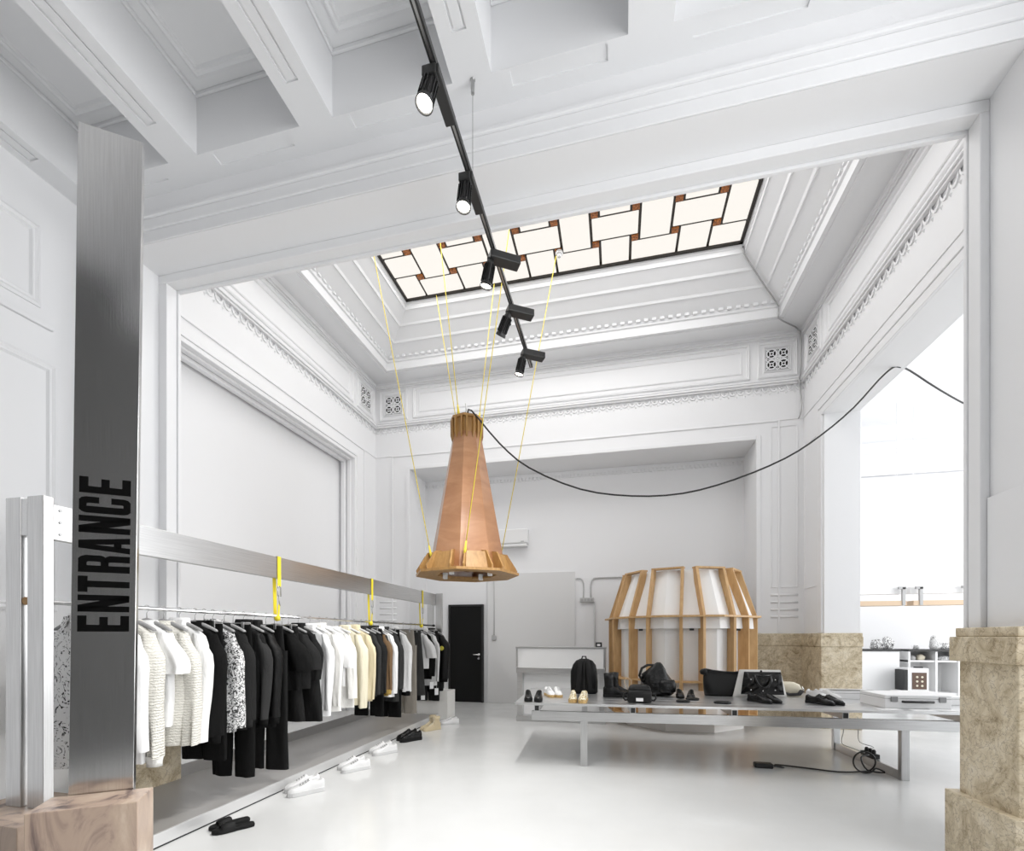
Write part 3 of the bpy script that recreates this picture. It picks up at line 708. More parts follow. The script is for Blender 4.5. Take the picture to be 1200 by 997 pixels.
def garment_name(fn, lab):
    if fn is T_: return 'trousers'
    if fn is K_: return 'skirt'
    for k, v in (('tee', 'tee_shirt'), ('hoodie', 'hoodie'), ('overshirt', 'shirt'), ('bomber', 'jacket'), ('cardigan', 'cardigan'), ('sweat', 'sweater'), ('knit', 'sweater'), ('jacket', 'jacket'), ('coat', 'coat'), ('shirt', 'shirt')):
        if k in lab.split(' between')[0].split(' beside')[0].split(' next')[0].split(' after')[0].split(' before')[0]: return v
    return 'sweater'
for i, (fn, y, lab, kw) in enumerate(G):
    fn(garment_name(fn, lab), y, lab, **kw)
    kind = 'clip' if fn in (T_, K_) else ('pale' if i in (18, 19, 20, 21, 22, 23) else 'bar')
    hang(kind, y, ('clip hanger' if kind == 'clip' else 'pale hanger' if kind == 'pale' else 'grey wide hanger') + ' holding the ' + ' '.join(lab.split()[:11]))
# hang tags
for (y, z, x, lab) in ((6.72, .42, -2.95, 'white paper hang tag below the charcoal skirt'), (7.02, .56, -2.93, 'white hang tag dangling below the black sweater'), (7.2, .44, -2.92, 'white hang tag dangling below the pale grey cardigan')):
    o = thing('price_tag', lab, 'price tag', (x, y, z), R(25))
    MB().box(-.03, .03, 0, .002, 0, .11).build('card', M['paper'], o)
    MB().tube([(0, .001, .10), (.004, .001, .2), (-.004, .001, .30)], .0015, 5).build('string', M['paper'], o)

# ================================================================== SHOES
def interp(tab, s_):
    for (a, b), (c, d) in zip(tab[:-1], tab[1:]):
        if s_ <= c: return b + (d - b) * (s_ - a) / (c - a)
    return tab[-1][1]
WT = [(0, .022), (.05, .030), (.2, .034), (.4, .034), (.6, .042), (.75, .046), (.88, .040), (.96, .026), (1, .010)]
HT = {'sneaker': [(0, .085), (.06, .105), (.16, .098), (.3, .095), (.38, .112), (.46, .098), (.6, .078), (.75, .062), (.9, .052), (1, .030)],
      'derby': [(0, .080), (.06, .092), (.2, .084), (.33, .086), (.40, .094), (.6, .070), (.75, .054), (.9, .046), (1, .026)],
      'boot': [(0, .10), (.06, .12), (.3, .125), (.45, .105), (.6, .08), (.75, .062), (.9, .056), (1, .032)]}
def shoe(name, loc, rz, label, upper, sole, style='sneaker', L=.29, sole_h=.028, lace=None, group=None, shaft=None, side=1, tab_=None):
    o = thing(name, label, 'shoe', loc, rz, group)
    N, n = 18, 14; rs = []
    ht = HT[style]
    for i in range(N + 1):
        s_ = i / N; wd = interp(WT, s_) * L / .29; h = interp(ht, s_) * L / .29 + (sole_h - .025); r = []
        cxs = side * .006 * math.sin(s_ * PI)
        for k in range(n + 1):
            a = PI * k / n; x = wd * math.cos(a); x = math.copysign(abs(x / wd) ** .8 * wd, x)
            z = sole_h * .8 + (h - sole_h * .8) * max(0, math.sin(a)) ** .62
            if style != 'boot':
                q = smoothstep(.05, .10, s_) * (1 - smoothstep(.32, .37, s_)) * (1 - smoothstep(.45, .75, abs(x) / wd))
                z -= .05 * q
            r.append((x + cxs, s_ * L - L * .5, z))
        rs.append(r)
    up_ = MB().rings(rs, False, False, closed=False).build('upper', upper, o, smooth=True)
    out = []
    for i in range(N + 1):
        s_ = i / N; out.append(((interp(WT, s_) + .004) * L / .29 + side * .006 * math.sin(s_ * PI), (s_ * 1.02 - .01) * L - L * .5))
    for i in range(N, -1, -1):
        s_ = i / N; out.append((-(interp(WT, s_) + .004) * L / .29 + side * .006 * math.sin(s_ * PI), (s_ * 1.02 - .01) * L - L * .5))
    MB().prism(out, 0, sole_h).build('sole', sole, o, bevel=.004)
    if lace:
        mb = MB()
        for q in (.43, .50, .57, .64):
            wd = interp(WT, q) * L / .29 * .55; h = interp(ht, q) * L / .29 + (sole_h - .025)
            yy = q * L - L * .5
            mb.tube([(-wd, yy, h - .010), (0, yy + .004, h + .003), (wd, yy, h - .010)], .004, 6)
            mb.tube([(-wd, yy + .012, h - .012), (0, yy + .006, h + .002), (wd, yy + .002, h - .011)], .0035, 6)
        mb.build('laces', lace, up_, smooth=True)
    if tab_:
        q = .2
        MB().box(side * .028, side * .038, -.03, .03, .05, .075).build('side_stripe', tab_, up_)
    if shaft:
        y0 = -.5 * L + .075; rs = []
        for z, rx, ry, dy in ((.07, .036, .062, .0), (.11, .037, .060, -.004), (.15, .037, .052, -.01), (shaft * .8, .042, .055, -.012), (shaft, .044, .058, -.013), (shaft, .038, .052, -.013), (shaft - .08, .03, .045, -.012)):
            rs.append([(rx * math.cos(2 * PI * k / 16), y0 + dy + ry * math.sin(2 * PI * k / 16), z) for k in range(16)])
        MB().rings(rs, False, True).build('shaft', upper, o, smooth=True)
        if lace:
            mb = MB()
            for z in (.125, .15, .175):
                mb.tube([(-.03, y0 + .035, z), (0, y0 + .058, z + .005), (.03, y0 + .035, z)], .004, 6)
            mb.build('shaft_laces', lace, o, smooth=True)
    return o
def pair(name, x, y, z, toe, labels, gap_=.105, **k):
    rz = math.atan2(toe[1], toe[0]) - PI / 2
    px_, py_ = math.cos(rz), math.sin(rz)
    for s_, lb in zip((-1, 1), labels):
        shoe(name, (x + s_ * px_ * gap_ / 2, y + s_ * py_ * gap_ / 2 + .012 * s_, z), rz + s_ * .06, lb, side=-s_, **k)
def both(desc, where): return ['left shoe of the ' + desc + ' pair ' + where, 'right shoe of the ' + desc + ' pair ' + where]
TD = (-.55, -.83)
# slides
rz = math.atan2(TD[1], TD[0]) - PI / 2
for s_ in (-1, 1):
    o = thing('slide_sandal', ('left' if s_ < 0 else 'right') + ' black slide sandal on the floor nearest the camera', 'shoe', (-2.76 + s_ * math.cos(rz) * .055, 2.86 + s_ * math.sin(rz) * .055, 0), rz + s_ * .08, 'black slides on the floor')
    out = [(interp(WT, i / 14) * 1.05, i / 14 * .27 - .135) for i in range(15)] + [(-interp(WT, i / 14) * 1.05, i / 14 * .27 - .135) for i in range(14, -1, -1)]
    MB().prism(out, 0, .03).build('footbed', M['black_rubber'], o, bevel=.008)
    rs = []
    for yy, hh, ww in ((-.01, .050, .043), (.0, .058, .045), (.05, .055, .048), (.075, .047, .048), (.08, .040, .047)):
        rs.append([(ww * math.cos(PI * k / 10), yy, .012 + hh * math.sin(PI * k / 10)) for k in range(11)])
    MB().rings(rs, False, False, False).build('strap', M['black_rubber'], o, smooth=True)
pair('sneaker', -2.77, 3.68, 0, TD, both('bulky plain white sneaker', 'on the floor nearest the camera'), upper=M['white_leather'], sole=M['white_rubber'], sole_h=.04, L=.31, lace=M['grey_lace'], gap_=.14)
pair('sneaker', -2.73, 4.42, 0, TD, both('white sneaker', 'with black side marks, middle of the white ones'), upper=M['white_leather'], sole=M['white_rubber'], sole_h=.035, L=.30, lace=M['grey_lace'], tab_=M['black_rubber'], gap_=.135)
pair('sneaker', -2.77, 5.12, 0, TD, both('white low sneaker', 'just before the black sneakers by the tray'), upper=M['white_leather'], sole=M['white_rubber'], sole_h=.035, L=.30, lace=M['grey_lace'], gap_=.135)
pair('sneaker', -2.76, 5.82, 0, TD, both('chunky black sneaker', 'on the floor under the rack'), upper=M['leather'], sole=M['black_rubber'], sole_h=.05, L=.31, lace=M['black_rubber'], gap_=.12)
pair('lace_up_boot', -2.76, 6.55, 0, TD, both('sand suede ankle boot', 'on the floor under the rack'), upper=M['suede'], sole=M['suede'], style='boot', sole_h=.03, L=.29, shaft=.20, lace=M['beige'])
pair('sneaker', -2.66, 7.10, 0, (-.8, -.6), both('white low shoe', 'on the floor by the far marble block'), upper=M['white_leather'], sole=M['white_rubber'], style='derby', sole_h=.025, L=.29, lace=M['grey_plastic'])

# ================================================================== DISPLAY TABLE
ta = R(3.6)
TO = (-1.10, 4.97)
table = thing('display_table', 'long low aluminium display table holding shoes and bags', 'table', (TO[0], TO[1], 0), ta)
def tl(lx, ly): return (TO[0] + lx * math.cos(ta) - ly * math.sin(ta), TO[1] + lx * math.sin(ta) + ly * math.cos(ta))
TL = 4.75
NP = 7; pw = 1.46 / NP
for k in range(NP):
    box(0, TL, k * pw + .006, (k + 1) * pw - .006, .655, .68).build('plank', M['alu_long'], table, bevel=.002)
for x in (.24, 1.26, 2.27, 3.30, 4.32):
    box(x - .03, x + .03, .02, 1.44, .588, .655).build('joist', M['alu'], table, bevel=.002)
    box(x - .022, x + .022, .016, .022, .595, .648).build('joist_mouth_shade', M['black'], table)  # black plate stands in for the shade inside the open tube end
for y in (.03, 1.29):
    box(.18, TL - .15, y, y + .06, .488, .588).build('beam', M['alu'], table, bevel=.003)
for x in (.71, 3.80):
    for y in (.035, 1.295):
        box(x, x + .075, y, y + .055, 0, .488).build('leg', M['alu_v'], table, bevel=.003)
    box(x + .012, x + .062, .09, 1.295, .0, .085).build('foot_rail', M['alu'], table, bevel=.003)
TZ = .68
def T2(x, y): return (x, y, TZ)
CAMD = (0, -1)
pair('sneaker', -.93, 5.17, TZ, (.15, -1), both('black trainer', 'at the left end of the table'), upper=M['leather'], sole=M['black_rubber'], sole_h=.035, L=.28, lace=M['black_rubber'], gap_=.13)
pair('sneaker', -.76, 5.60, TZ, (.4, -1), both('white gum-soled sneaker', 'behind the black trainers on the table'), upper=M['white_leather'], sole=M['gum'], sole_h=.03, L=.28, lace=M['white_rubber'], gap_=.11)
pair('sneaker', -.43, 5.20, TZ, (0, -1), both('gold and white sneaker', 'in front of the backpack'), upper=M['gold'], sole=M['gum'], sole_h=.035, L=.29, lace=M['beige'], gap_=.125)
# chelsea boots
for s_ in (0, 1):
    shoe('chelsea_boot', (-.02 + s_ * .06, 5.68 + s_ * .16, TZ), R(-82), ['black leather chelsea boot, front one, on table right of backpack', 'black leather chelsea boot, rear one, on table right of backpack'][s_], M['leather'], M['black_rubber'], 'boot', .30, .035, None, 'black chelsea boots on the table', .285, 1)
pair('derby_shoe', .78, 5.82, TZ, (-.1, -1), both('black lace-up shoe', 'between leather bag and pouch'), upper=M['leather'], sole=M['black_rubber'], style='derby', L=.28, lace=M['black_rubber'], gap_=.13)
pair('derby_shoe', 1.58, 5.60, TZ, (.5, -.85), both('black pointed lace-up shoe', 'in front of the white tote'), upper=M['leather'], sole=M['black_rubber'], style='derby', L=.29, lace=M['black_rubber'], gap_=.14)
pair('derby_shoe', 2.17, 5.60, TZ, (.55, -.8), both('black lace-up shoe', 'in front of white table sneakers'), upper=M['leather'], sole=M['black_rubber'], style='derby', L=.29, lace=M['black_rubber'], gap_=.15)
pair('sneaker', 2.33, 6.05, TZ, (.4, -.9), both('white sneaker', 'behind the black shoes right of the tote'), upper=M['white_leather'], sole=M['white_rubber'], L=.29, lace=M['white_rubber'], gap_=.15)

def blob(mb, rows, n=28, e=.6, lump=0, seed=0):
    """rows: (z, hx, hy, cx, cy)"""
    rnd = random.Random(seed); ph = [rnd.uniform(0, 6.3) for _ in range(4)]; rs = []
    for z, hx, hy, cx, cy in rows:
        r = []
        for k in range(n):
            a = 2 * PI * k / n
            l = 1 + lump * (math.sin(3 * a + ph[0] + z * 14) + .7 * math.sin(5 * a + ph[1] - z * 22) + .5 * math.sin(7 * a + ph[2] + z * 31)) / 2
            r.append((cx + hx * sup(math.cos(a), e) * l, cy + hy * sup(math.sin(a), e) * l, z))
        rs.append(r)
    return mb.rings(rs)
# backpack (straps towards the viewer)
b = thing('backpack', 'black nylon backpack standing upright, shoulder straps to the front', 'backpack', (-.42, 5.98, TZ), R(4), None)
blob(MB(), [(0, .15, .08, 0, 0), (.02, .168, .10, 0, 0), (.15, .172, .11, 0, 0), (.28, .165, .10, 0, 0), (.36, .145, .085, 0, 0), (.415, .105, .06, 0, 0), (.44, .05, .03, 0, 0)], e=.65, lump=.03, seed=3).build('body', F['nylon'], b, smooth=True)
for s_ in (-1, 1):
    mb = MB()
    mb.tube([(s_ * .035, -.03, .43), (s_ * .045, -.09, .405), (s_ * .055, -.125, .32), (s_ * .062, -.13, .18), (s_ * .075, -.12, .07), (s_ * .12, -.10, .03)], .028, 10, True, .012)
    mb.build('shoulder_strap', F['softblack'], b, smooth=True)
MB().tube([(-.03, -.02, .43), (-.02, -.03, .47), (.02, -.03, .47), (.03, -.02, .43)], .009, 8).build('top_handle', F['nylon'], b, smooth=True)
MB().box(-.004, .004, -.118, -.112, .06, .40).build('back_seam', M['black'], b)
blob(MB(), [(.03, .10, .03, 0.05, .09), (.10, .12, .04, 0.05, .10), (.2, .11, .035, .05, .10), (.24, .08, .02, .05, .09)], e=.7).build('front_pocket', F['nylon'], b, smooth=True)
# camera bag
b = thing('crossbody_bag', 'small boxy black crossbody bag with white label at table front edge', 'bag', (.23, 5.28, TZ), R(3))
blob(MB(), [(0, .118, .05, 0, 0), (.012, .128, .06, 0, 0), (.10, .13, .062, 0, 0), (.135, .122, .055, 0, 0)], e=.35).build('body', M['leather_matt'], b, smooth=True)
blob(MB(), [(.132, .120, .055, 0, .005), (.15, .118, .055, 0, .01), (.18, .105, .05, 0, .02), (.195, .07, .03, 0, .025)], e=.5, lump=.05, seed=2).build('top_flap', M['leather'], b, smooth=True)
MB().box(-.04, .035, -.068, -.060, .02, .055).build('label', M['paper'], b, label='blank white label')
for s_ in (-1, 1): MB().tube([(s_ * .125, 0, .10), (s_ * .165, -.01, .09), (s_ * .175, -.02, .05), (s_ * .15, -.03, .025), (s_ * .125, -.02, .03)], .010, 8).build('strap_loop', M['leather_matt'], b, smooth=True)
MB().tube([(-.12, .02, .14), (-.16, .04, .22), (-.13, .05, .27), (-.08, .05, .24), (-.09, .03, .17)], .004, 6).build('thin_strap', M['wood'], b, smooth=True, label='thin tan looped cord')
# slouchy leather backpack
b = thing('leather_backpack', 'slouchy black leather bag with tall looped handles behind crossbody bag', 'bag', (.46, 5.98, TZ), R(5))
blob(MB(), [(0, .16, .09, 0, 0), (.03, .20, .12, .0, 0), (.09, .205, .13, .01, 0), (.16, .185, .115, .02, 0), (.20, .17, .10, .0, 0), (.26, .15, .09, -.02, 0), (.32, .10, .06, .0, 0), (.38, .05, .035, .02, 0), (.405, .02, .012, .03, 0)], e=.8, lump=.14, seed=5).build('body', M['leather'], b, smooth=True)
blob(MB(), [(.04, .06, .03, .11, -.12), (.06, .10, .05, .11, -.12), (.15, .10, .05, .11, -.12), (.20, .08, .03, .11, -.11)], e=.8, lump=.08, seed=6).build('front_pocket', M['leather'], b, smooth=True)
for d_ in (0, .05):
    MB().tube([(-.16, -.02 + d_, .16), (-.20, -.03 + d_, .24), (-.17, -.02 + d_, .33), (-.10, -.01 + d_, .37), (-.03, d_, .37), (0, d_, .34)], .013, 8).build('handle', M['leather_matt'], b, smooth=True)
# flat black cases
for k, (x, y, lx, r_) in enumerate(((.70, 5.40, .075, 5), (.83, 5.62, .075, -8), (1.10, 5.38, .09, 2))):
    o = MB(); blob(o, [(0, lx * .9, .04, 0, 0), (.008, lx, .05, 0, 0), (.02, lx * .97, .045, 0, 0), (.027, lx * .7, .025, 0, 0)], 20, .8)
    tag(o.build('eyewear_case', M['leather_matt'], smooth=True, loc=(x, y, TZ)), ['small flat black case on table edge below the black lace-up shoes', 'small flat black case just behind another, near the lace-up shoes', 'long flat black case on table edge in front of black pouch'][k], 'case', 'flat black cases on the table').rotation_euler = (0, 0, R(r_))
# pouch
b = thing('pouch_bag', 'large plain matt black leather pouch with knotted corner on table', 'bag', (1.28, 6.12, TZ), R(2))
rows = []
rs = []
n = 30
for i in range(9):
    q = i / 8; z = .32 * q; r = []
    for k in range(n):
        a = 2 * PI * k / n; hx = .235 + .02 * math.sin(q * 3); hy = .075 * (math.sin(min(1, .25 + q * .9) * PI) ** .6) * (1 - .75 * q ** 3) + .004
        x = hx * sup(math.cos(a), .45); r.append((x, hy * sup(math.sin(a), .7) + .008 * math.sin(x * 18 + z * 20), z + q * (-.03 * math.cos(x / .235 * 1.5 - .5) * (q ** 2))))
    rs.append(r)
MB().rings(rs).build('body', M['leather_matt'], b, smooth=True)
blob(MB(), [(.25, .01, .02, -.245, 0), (.26, .04, .035, -.245, 0), (.295, .045, .04, -.25, 0), (.32, .03, .03, -.245, 0), (.33, .008, .01, -.24, 0)], 16, 1, .08).build('knot', M['leather_matt'], b, smooth=True)
MB().tube([(-.23, 0, .315), (-.05, -.005, .292), (.1, -.005, .286), (.24, 0, .305)], .010, 8).build('zip_edge', M['black'], b, smooth=True)
# tote
b = thing('tote_bag', 'white canvas tote with padded glossy black front panel and D handle', 'bag', (1.64, 6.02, TZ), R(3))
def trap(w0, w1, h, d0, d1, m_, nm, n=10, pil=0, y0=0, zb=0, par=b):
    mb = MB(); rs = []
    for sd in (-1, 1):
        for i in range(n + 1):
            r = []
            for k in range(n + 1):
                u = k / n; q = i / n; ww = w0 + (w1 - w0) * q
                pf = (math.sin(PI * u) * math.sin(PI * q)) ** .4 if 0 < u < 1 and 0 < q < 1 else 0
                dd = d0 + (d1 - d0) * q
                r.append(((u - .5) * 2 * ww, y0 + sd * (.003 + dd * pf) + pil * .006 * math.sin(u * 19) * math.sin(q * 13) * pf, zb + h * q))
            rs.append(r)
    nn = n + 1
    mb.rings(rs[:nn], False, False, False); mb.rings(rs[nn:], False, False, False)
    A_, B_ = rs[:nn], rs[nn:]
    for P, Q in ((A_[0], B_[0]), (A_[-1], B_[-1]), ([r[0] for r in A_], [r[0] for r in B_]), ([r[-1] for r in A_], [r[-1] for r in B_])):
        mb.rings([P, Q], False, False, False)
    return mb.build(nm, m_, par, smooth=True)
trap(.30, .225, .33, .09, .035, M['canvas_white'], 'body')
tpn = trap(.235, .20, .265, .022, .022, M['puffer'], 'padded_panel', 14, 1.2, -.09, .045)
for x, z in ((-.13, .10), (.13, .10), (-.13, .22), (.13, .22), (0, .09)):
    MB().lathe([(.0, .008), (.005, .007), (.007, 0)], 10, Matrix.Translation((x, -.108, z)) @ Matrix.Rotation(R(90), 4, 'X'), False, False).build('stud', M['chrome'], tpn, smooth=True)
MB().tube([(-.085, -.11, .27), (-.08, -.13, .21), (-.05, -.14, .15), (0, -.145, .125), (.05, -.14, .15), (.08, -.13, .21), (.085, -.11, .27)], .014, 8).build('handle', M['puffer'], tpn, smooth=True)
MB().tube([(-.085, -.105, .272), (0, -.12, .262), (.085, -.105, .272)], .012, 8).build('handle_top', M['puffer'], b, smooth=True)
MB().lathe([(.012, 0), (.012, .006)], 10, Matrix.Translation((0, -.045, .315)) @ Matrix.Rotation(R(90), 4, 'X')).build('magnet_snap', M['black'], b)
# beige shoulder bag
b = thing('shoulder_bag', 'cream leather rounded bag with wide black strap leaning beside tote', 'bag', (2.02, 6.34, TZ), R(-8))
blob(MB(), [(0, .12, .05, 0, 0), (.02, .165, .07, 0, 0), (.08, .175, .075, 0, 0), (.135, .15, .06, -.005, 0), (.165, .09, .03, -.01, 0)], e=.75, lump=.03).build('body', M['beige'], b, smooth=True)
MB().tube([(-.19, -.06, .24), (-.15, -.09, .15), (-.08, -.12, .06), (.02, -.14, .025), (.12, -.12, .03), (.165, -.07, .07)], .028, 8, True, .006).build('strap', M['leather_matt'], b, smooth=True)
MB().lathe([(.026, -.004), (.031, 0), (.026, .004), (.021, 0), (.026, -.004)], 16, Matrix.Translation((.175, -.05, .095)) @ Matrix.Rotation(R(70), 4, 'Y'), False, False).build('ring', M['chrome'], b, smooth=True)
# hard cases on the right of the table
def hard_case(loc, rz, wx, dy, h, label, latches=True, strip=False):
    c = thing('hard_case', label, 'case', loc, rz)
    bsh = box(-wx / 2, wx / 2, -dy / 2, dy / 2, 0, h * .72).build('bottom_shell', M['white_plastic'], c, bevel=.006)
    box(-wx / 2, wx / 2, -dy / 2, dy / 2, h * .74, h).build('lid', M['white_plastic'], c, bevel=.006)
    box(-wx / 2 + .003, wx / 2 - .003, -dy / 2 + .003, dy / 2 - .003, h * .70, h * .76).build('lid_seam', M['grey_plastic'], c)
    if latches:
        for s_ in (-1, 1):
            box(s_ * wx * .36 - .032, s_ * wx * .36 + .032, -dy / 2 - .012, -dy / 2, h * .50, h * .88).build('latch', M['latch'], bsh, bevel=.004)
        MB().tube([(-.14, -dy / 2, h * .52), (-.13, -dy / 2 - .02, h * .52), (.13, -dy / 2 - .02, h * .52), (.14, -dy / 2, h * .52)], .011, 8).build('handle', M['black'], bsh, smooth=True)
    if strip:
        mb = MB()
        nk = 26
        for k in range(nk):
            for j in range(2):
                x = -wx / 2 + .02 + k * (wx - .04) / nk
                mb.box(x, x + (wx - .04) / nk * .7, -dy / 2 + .02 + j * .05, -dy / 2 + .055 + j * .05, h, h + .012)
        mb.build('stud_rows', M['steel_grey'], c, kind='stuff')
    return c
hard_case((2.90, 5.62, TZ), ta + R(1), .60, .42, .135, 'white hard case with two latches and black handle, at the front right', True)
hard_case((2.66, 6.24, TZ), ta, .50, .30, .09, 'white flat case with rows of metal studs behind the latched case', False, True)
hard_case((3.37, 6.1, TZ), ta - R(3), .40, .62, .085, 'white flat case at the far right end of the table', False)
for k, (x, y, r_) in enumerate(((2.62, 5.31, 8), (3.10, 5.36, -12), (2.90, 5.30, 3))):
    tag(box(-.10, .10, -.05, .05, 0, .004).build('paper_sheet', M['paper'], loc=(x, y, TZ)), ['white paper sheet flat in front of the latched case, left one', 'white paper sheet flat in front of the latched case, right one', 'white paper sheet flat in front of the latched case, middle one'][k], 'paper').rotation_euler = (0, 0, R(r_))
# power strip and cables
ps = thing('power_strip', 'black power strip on the right foot rail of the table', 'power strip', (*tl(3.83, .62), .085), ta)
box(-.03, .05, -.11, .11, 0, .05).build('body', M['black'], ps, bevel=.006)
for k in range(3): MB().lathe([(.02, .05), (.02, .08), (.012, .095)], 12, Matrix.Translation((.01, -.07 + k * .065, 0))).build('plug', M['black'], ps)
p0 = tl(3.80, .47)
pts = [(p0[0] - .05, p0[1], .14), (p0[0] - .15, p0[1] - .06, .12), (p0[0] - .14, p0[1] - .16, .02), (p0[0] - .04, p0[1] - .28, .03)]
for k in range(15):
    a = R(-30 - 30 * k); pts.append((p0[0] - .20 + .105 * math.cos(a), p0[1] - .27 + .004 * k, .118 + .105 * math.sin(a)))
pts += [(p0[0] - .45, p0[1] - .27, .010), (p0[0] - .80, p0[1] - .16, .010), (p0[0] - 1.0, p0[1] - .12, .010), (1.72, 5.45, .012), (1.60, 5.44, .03)]
def smooth_pts(pts, k=4):
    P = [Vector(p) for p in pts]; out = []
    for i in range(len(P) - 1):
        a, b, c, d = P[max(i - 1, 0)], P[i], P[i + 1], P[min(i + 2, len(P) - 1)]
        for j in range(k):
            t = j / k
            out.append(.5 * ((2 * b) + (-a + c) * t + (2 * a - 5 * b + 4 * c - d) * t * t + (-a + 3 * b - 3 * c + d) * t ** 3))
    out.append(P[-1]); return out
cb = thing('floor_cable', 'black cable looped across floor under table with flat socket block at its end', 'cable', (1.55, 5.45, 0))
mb = MB().tube([p - Vector((1.55, 5.45, 0)) for p in smooth_pts(pts)], .008, 8); mb.build('cable', M['cable'], cb, smooth=True)
box(-.12, .06, -.05, .05, 0, .05).build('socket_block', M['black'], cb, bevel=.012)
for k, (dx, dy) in enumerate(((-.22, .02), (-.02, .12))):
    q = tl(3.80 + dx, .62 + dy)
    mb = MB().tube(smooth_pts([(0, 0, .50), (.01, .01, .35), (-.01 + .03 * k, .0, .22), (.10 + .05 * k, -.02, .17), (.2 - .18 * k, -.03, .13)]), .004, 6)
    tag(mb.build('thin_cable', M['grey_plastic'], smooth=True, loc=(q[0], q[1], 0)), ['thin grey cable hanging below the table, left of two', 'thin grey cable hanging below the table, right of two'][k], 'cable')

# ================================================================== COUNTER behind the table
c = thing('counter', 'aluminium framed shop counter with white front panel behind the table', 'counter', (-1.65, 7.55, 0))
CW = 1.46
box(-.01, CW + .01, -.01, .27, 1.205, 1.235).build('top', M['alu'], c, bevel=.003)
box(.03, CW - .03, .01, .03, .89, 1.20).build('front_panel', M['white_plastic'], c)
for x in (0, CW - .03): box(x, x + .03, 0, .26, .90, 1.205).build('side_frame', M['alu'], c, bevel=.002)
box(0, CW, 0, .26, .80, .89).build('beam', M['alu'], c, bevel=.003)
for x in (.01, CW - .10):
    box(x, x + .09, .03, .22, .09, .80).build('leg', M['alu'], c, bevel=.003)
box(0, CW, 0, .25, 0, .09).build('bottom_rail', M['alu'], c, bevel=.003)
box(.10, CW - .10, .17, .19, .09, .80).build('back_panel', M['white_plastic'], c)
o = thing('card_holder', 'small black block with white card on counter corner', 'card holder', (-.30, 7.62, 1.235))
box(-.05, .05, -.03, .03, 0, .075).build('block', M['black'], o, bevel=.004)
box(-.025, .025, -.033, -.030, .015, .05).build('card', M['paper'], o)

# ================================================================== BARREL FITTING ROOM
BC = (1.0, 8.16)
bar = thing('fitting_booth', 'barrel shaped booth of plywood ribs and white panels behind the table', 'booth', (BC[0], BC[1], 0))
cd = math.atan2(-BC[1], -BC[0])
NB = 9
A0 = cd - R(11)                                  # a corner faces slightly left of the viewer
Ro, Ri = 1.17, 1.06
def oct_(r, n=9, off=0): return [(r * math.cos(A0 + 2 * PI * k / n + off), r * math.sin(A0 + 2 * PI * k / n + off)) for k in range(n)]
ZR, ZT = 1.70, 2.42
lo, up, tp = oct_(Ri), oct_(Ri + .07), oct_(.85)
for k in range(NB):
    j = (k + 1) % NB
    mb = MB(); q = [lo[k], lo[j]]; i_ = [(x * .985, y * .985) for x, y in q]
    mb.prism([q[0], q[1], i_[1], i_[0]], .17, 1.66); mb.build('lower_panel', M['board'], bar)
    a, b_, c_, d_ = up[k], up[j], tp[k], tp[j]
    def sh(p, s_): return (p[0] * s_, p[1] * s_)
    vs = []
    for s_ in (1, .985):
        vs += [(*sh(a, s_), 1.52), (*sh(b_, s_), 1.52), (*sh(sh(a, s_), .985), 1.70), (*sh(sh(b_, s_), .985), 1.70), (*sh(c_, s_), ZT - .02), (*sh(d_, s_), ZT - .02)]
    mb = MB().add(vs, [(0, 1, 3, 2), (2, 3, 5, 4), (6, 8, 9, 7), (8, 10, 11, 9), (0, 6, 7, 1), (4, 5, 11, 10), (0, 2, 8, 6), (2, 4, 10, 8), (1, 7, 9, 3), (3, 9, 11, 5)])
    upn = mb.build('upper_panel', M['board'], bar)
    MB().box(-.03, .03, -.01, .01, 0, .03).build('clip', M['black'], upn, loc=((a[0] + b_[0]) / 2 * 1.01, (a[1] + b_[1]) / 2 * 1.01, 1.49))
for k in range(NB):
    a = A0 + 2 * PI * k / NB
    for s_ in (-1, 1):
        tx, ty = -math.sin(a), math.cos(a); ox, oy = tx * s_ * .125, ty * s_ * .125
        rx, ry = math.cos(a + s_ * .10), math.sin(a + s_ * .10); th = .020
        def P(r, z, t_): return (ox + rx * r + tx * t_, oy + ry * r + ty * t_, z)
        prof = [(.93, .18), (1.13, .18), (1.13, ZR), (.90, ZT), (.80, ZT), (.93, ZR)]
        mb = MB(); n = 6
        mb.add([P(r, z, -th) for r, z in prof] + [P(r, z, th) for r, z in prof], [(0, 1, 2, 5), (5, 2, 3, 4), (6, 11, 8, 7), (11, 10, 9, 8)] + [(i, n + i, n + (i + 1) % n, (i + 1) % n) for i in range(n)])
        mb.build('rib', M['ply_pale'], bar)
    p = [(math.cos(a) * r - math.sin(a) * t_, math.sin(a) * r + math.cos(a) * t_) for r, t_ in ((.79, -.235), (.90, -.235), (.90, .235), (.79, .235))]
    MB().prism(p, ZT - .005, ZT + .02).build('top_bar', M['ply_pale'], bar)
def ringplate(r0, r1, z0, z1, nm):
    o_, i_ = oct_(r1), oct_(r0)
    rs = [[(*p, z0) for p in i_], [(*p, z0) for p in o_], [(*p, z1) for p in o_], [(*p, z1) for p in i_], [(*p, z0) for p in i_]]
    MB().rings(rs, False, False).build(nm, M['ply_pale'], bar)
MB().prism(oct_(.99), 0, .18).build('base_drum', M['board'], bar)
ringplate(1.0, 1.235, ZR - .015, ZR + .012, 'ring'); ringplate(.98, 1.18, .735, .76, 'ring'); ringplate(.98, 1.20, .175, .20, 'ring')

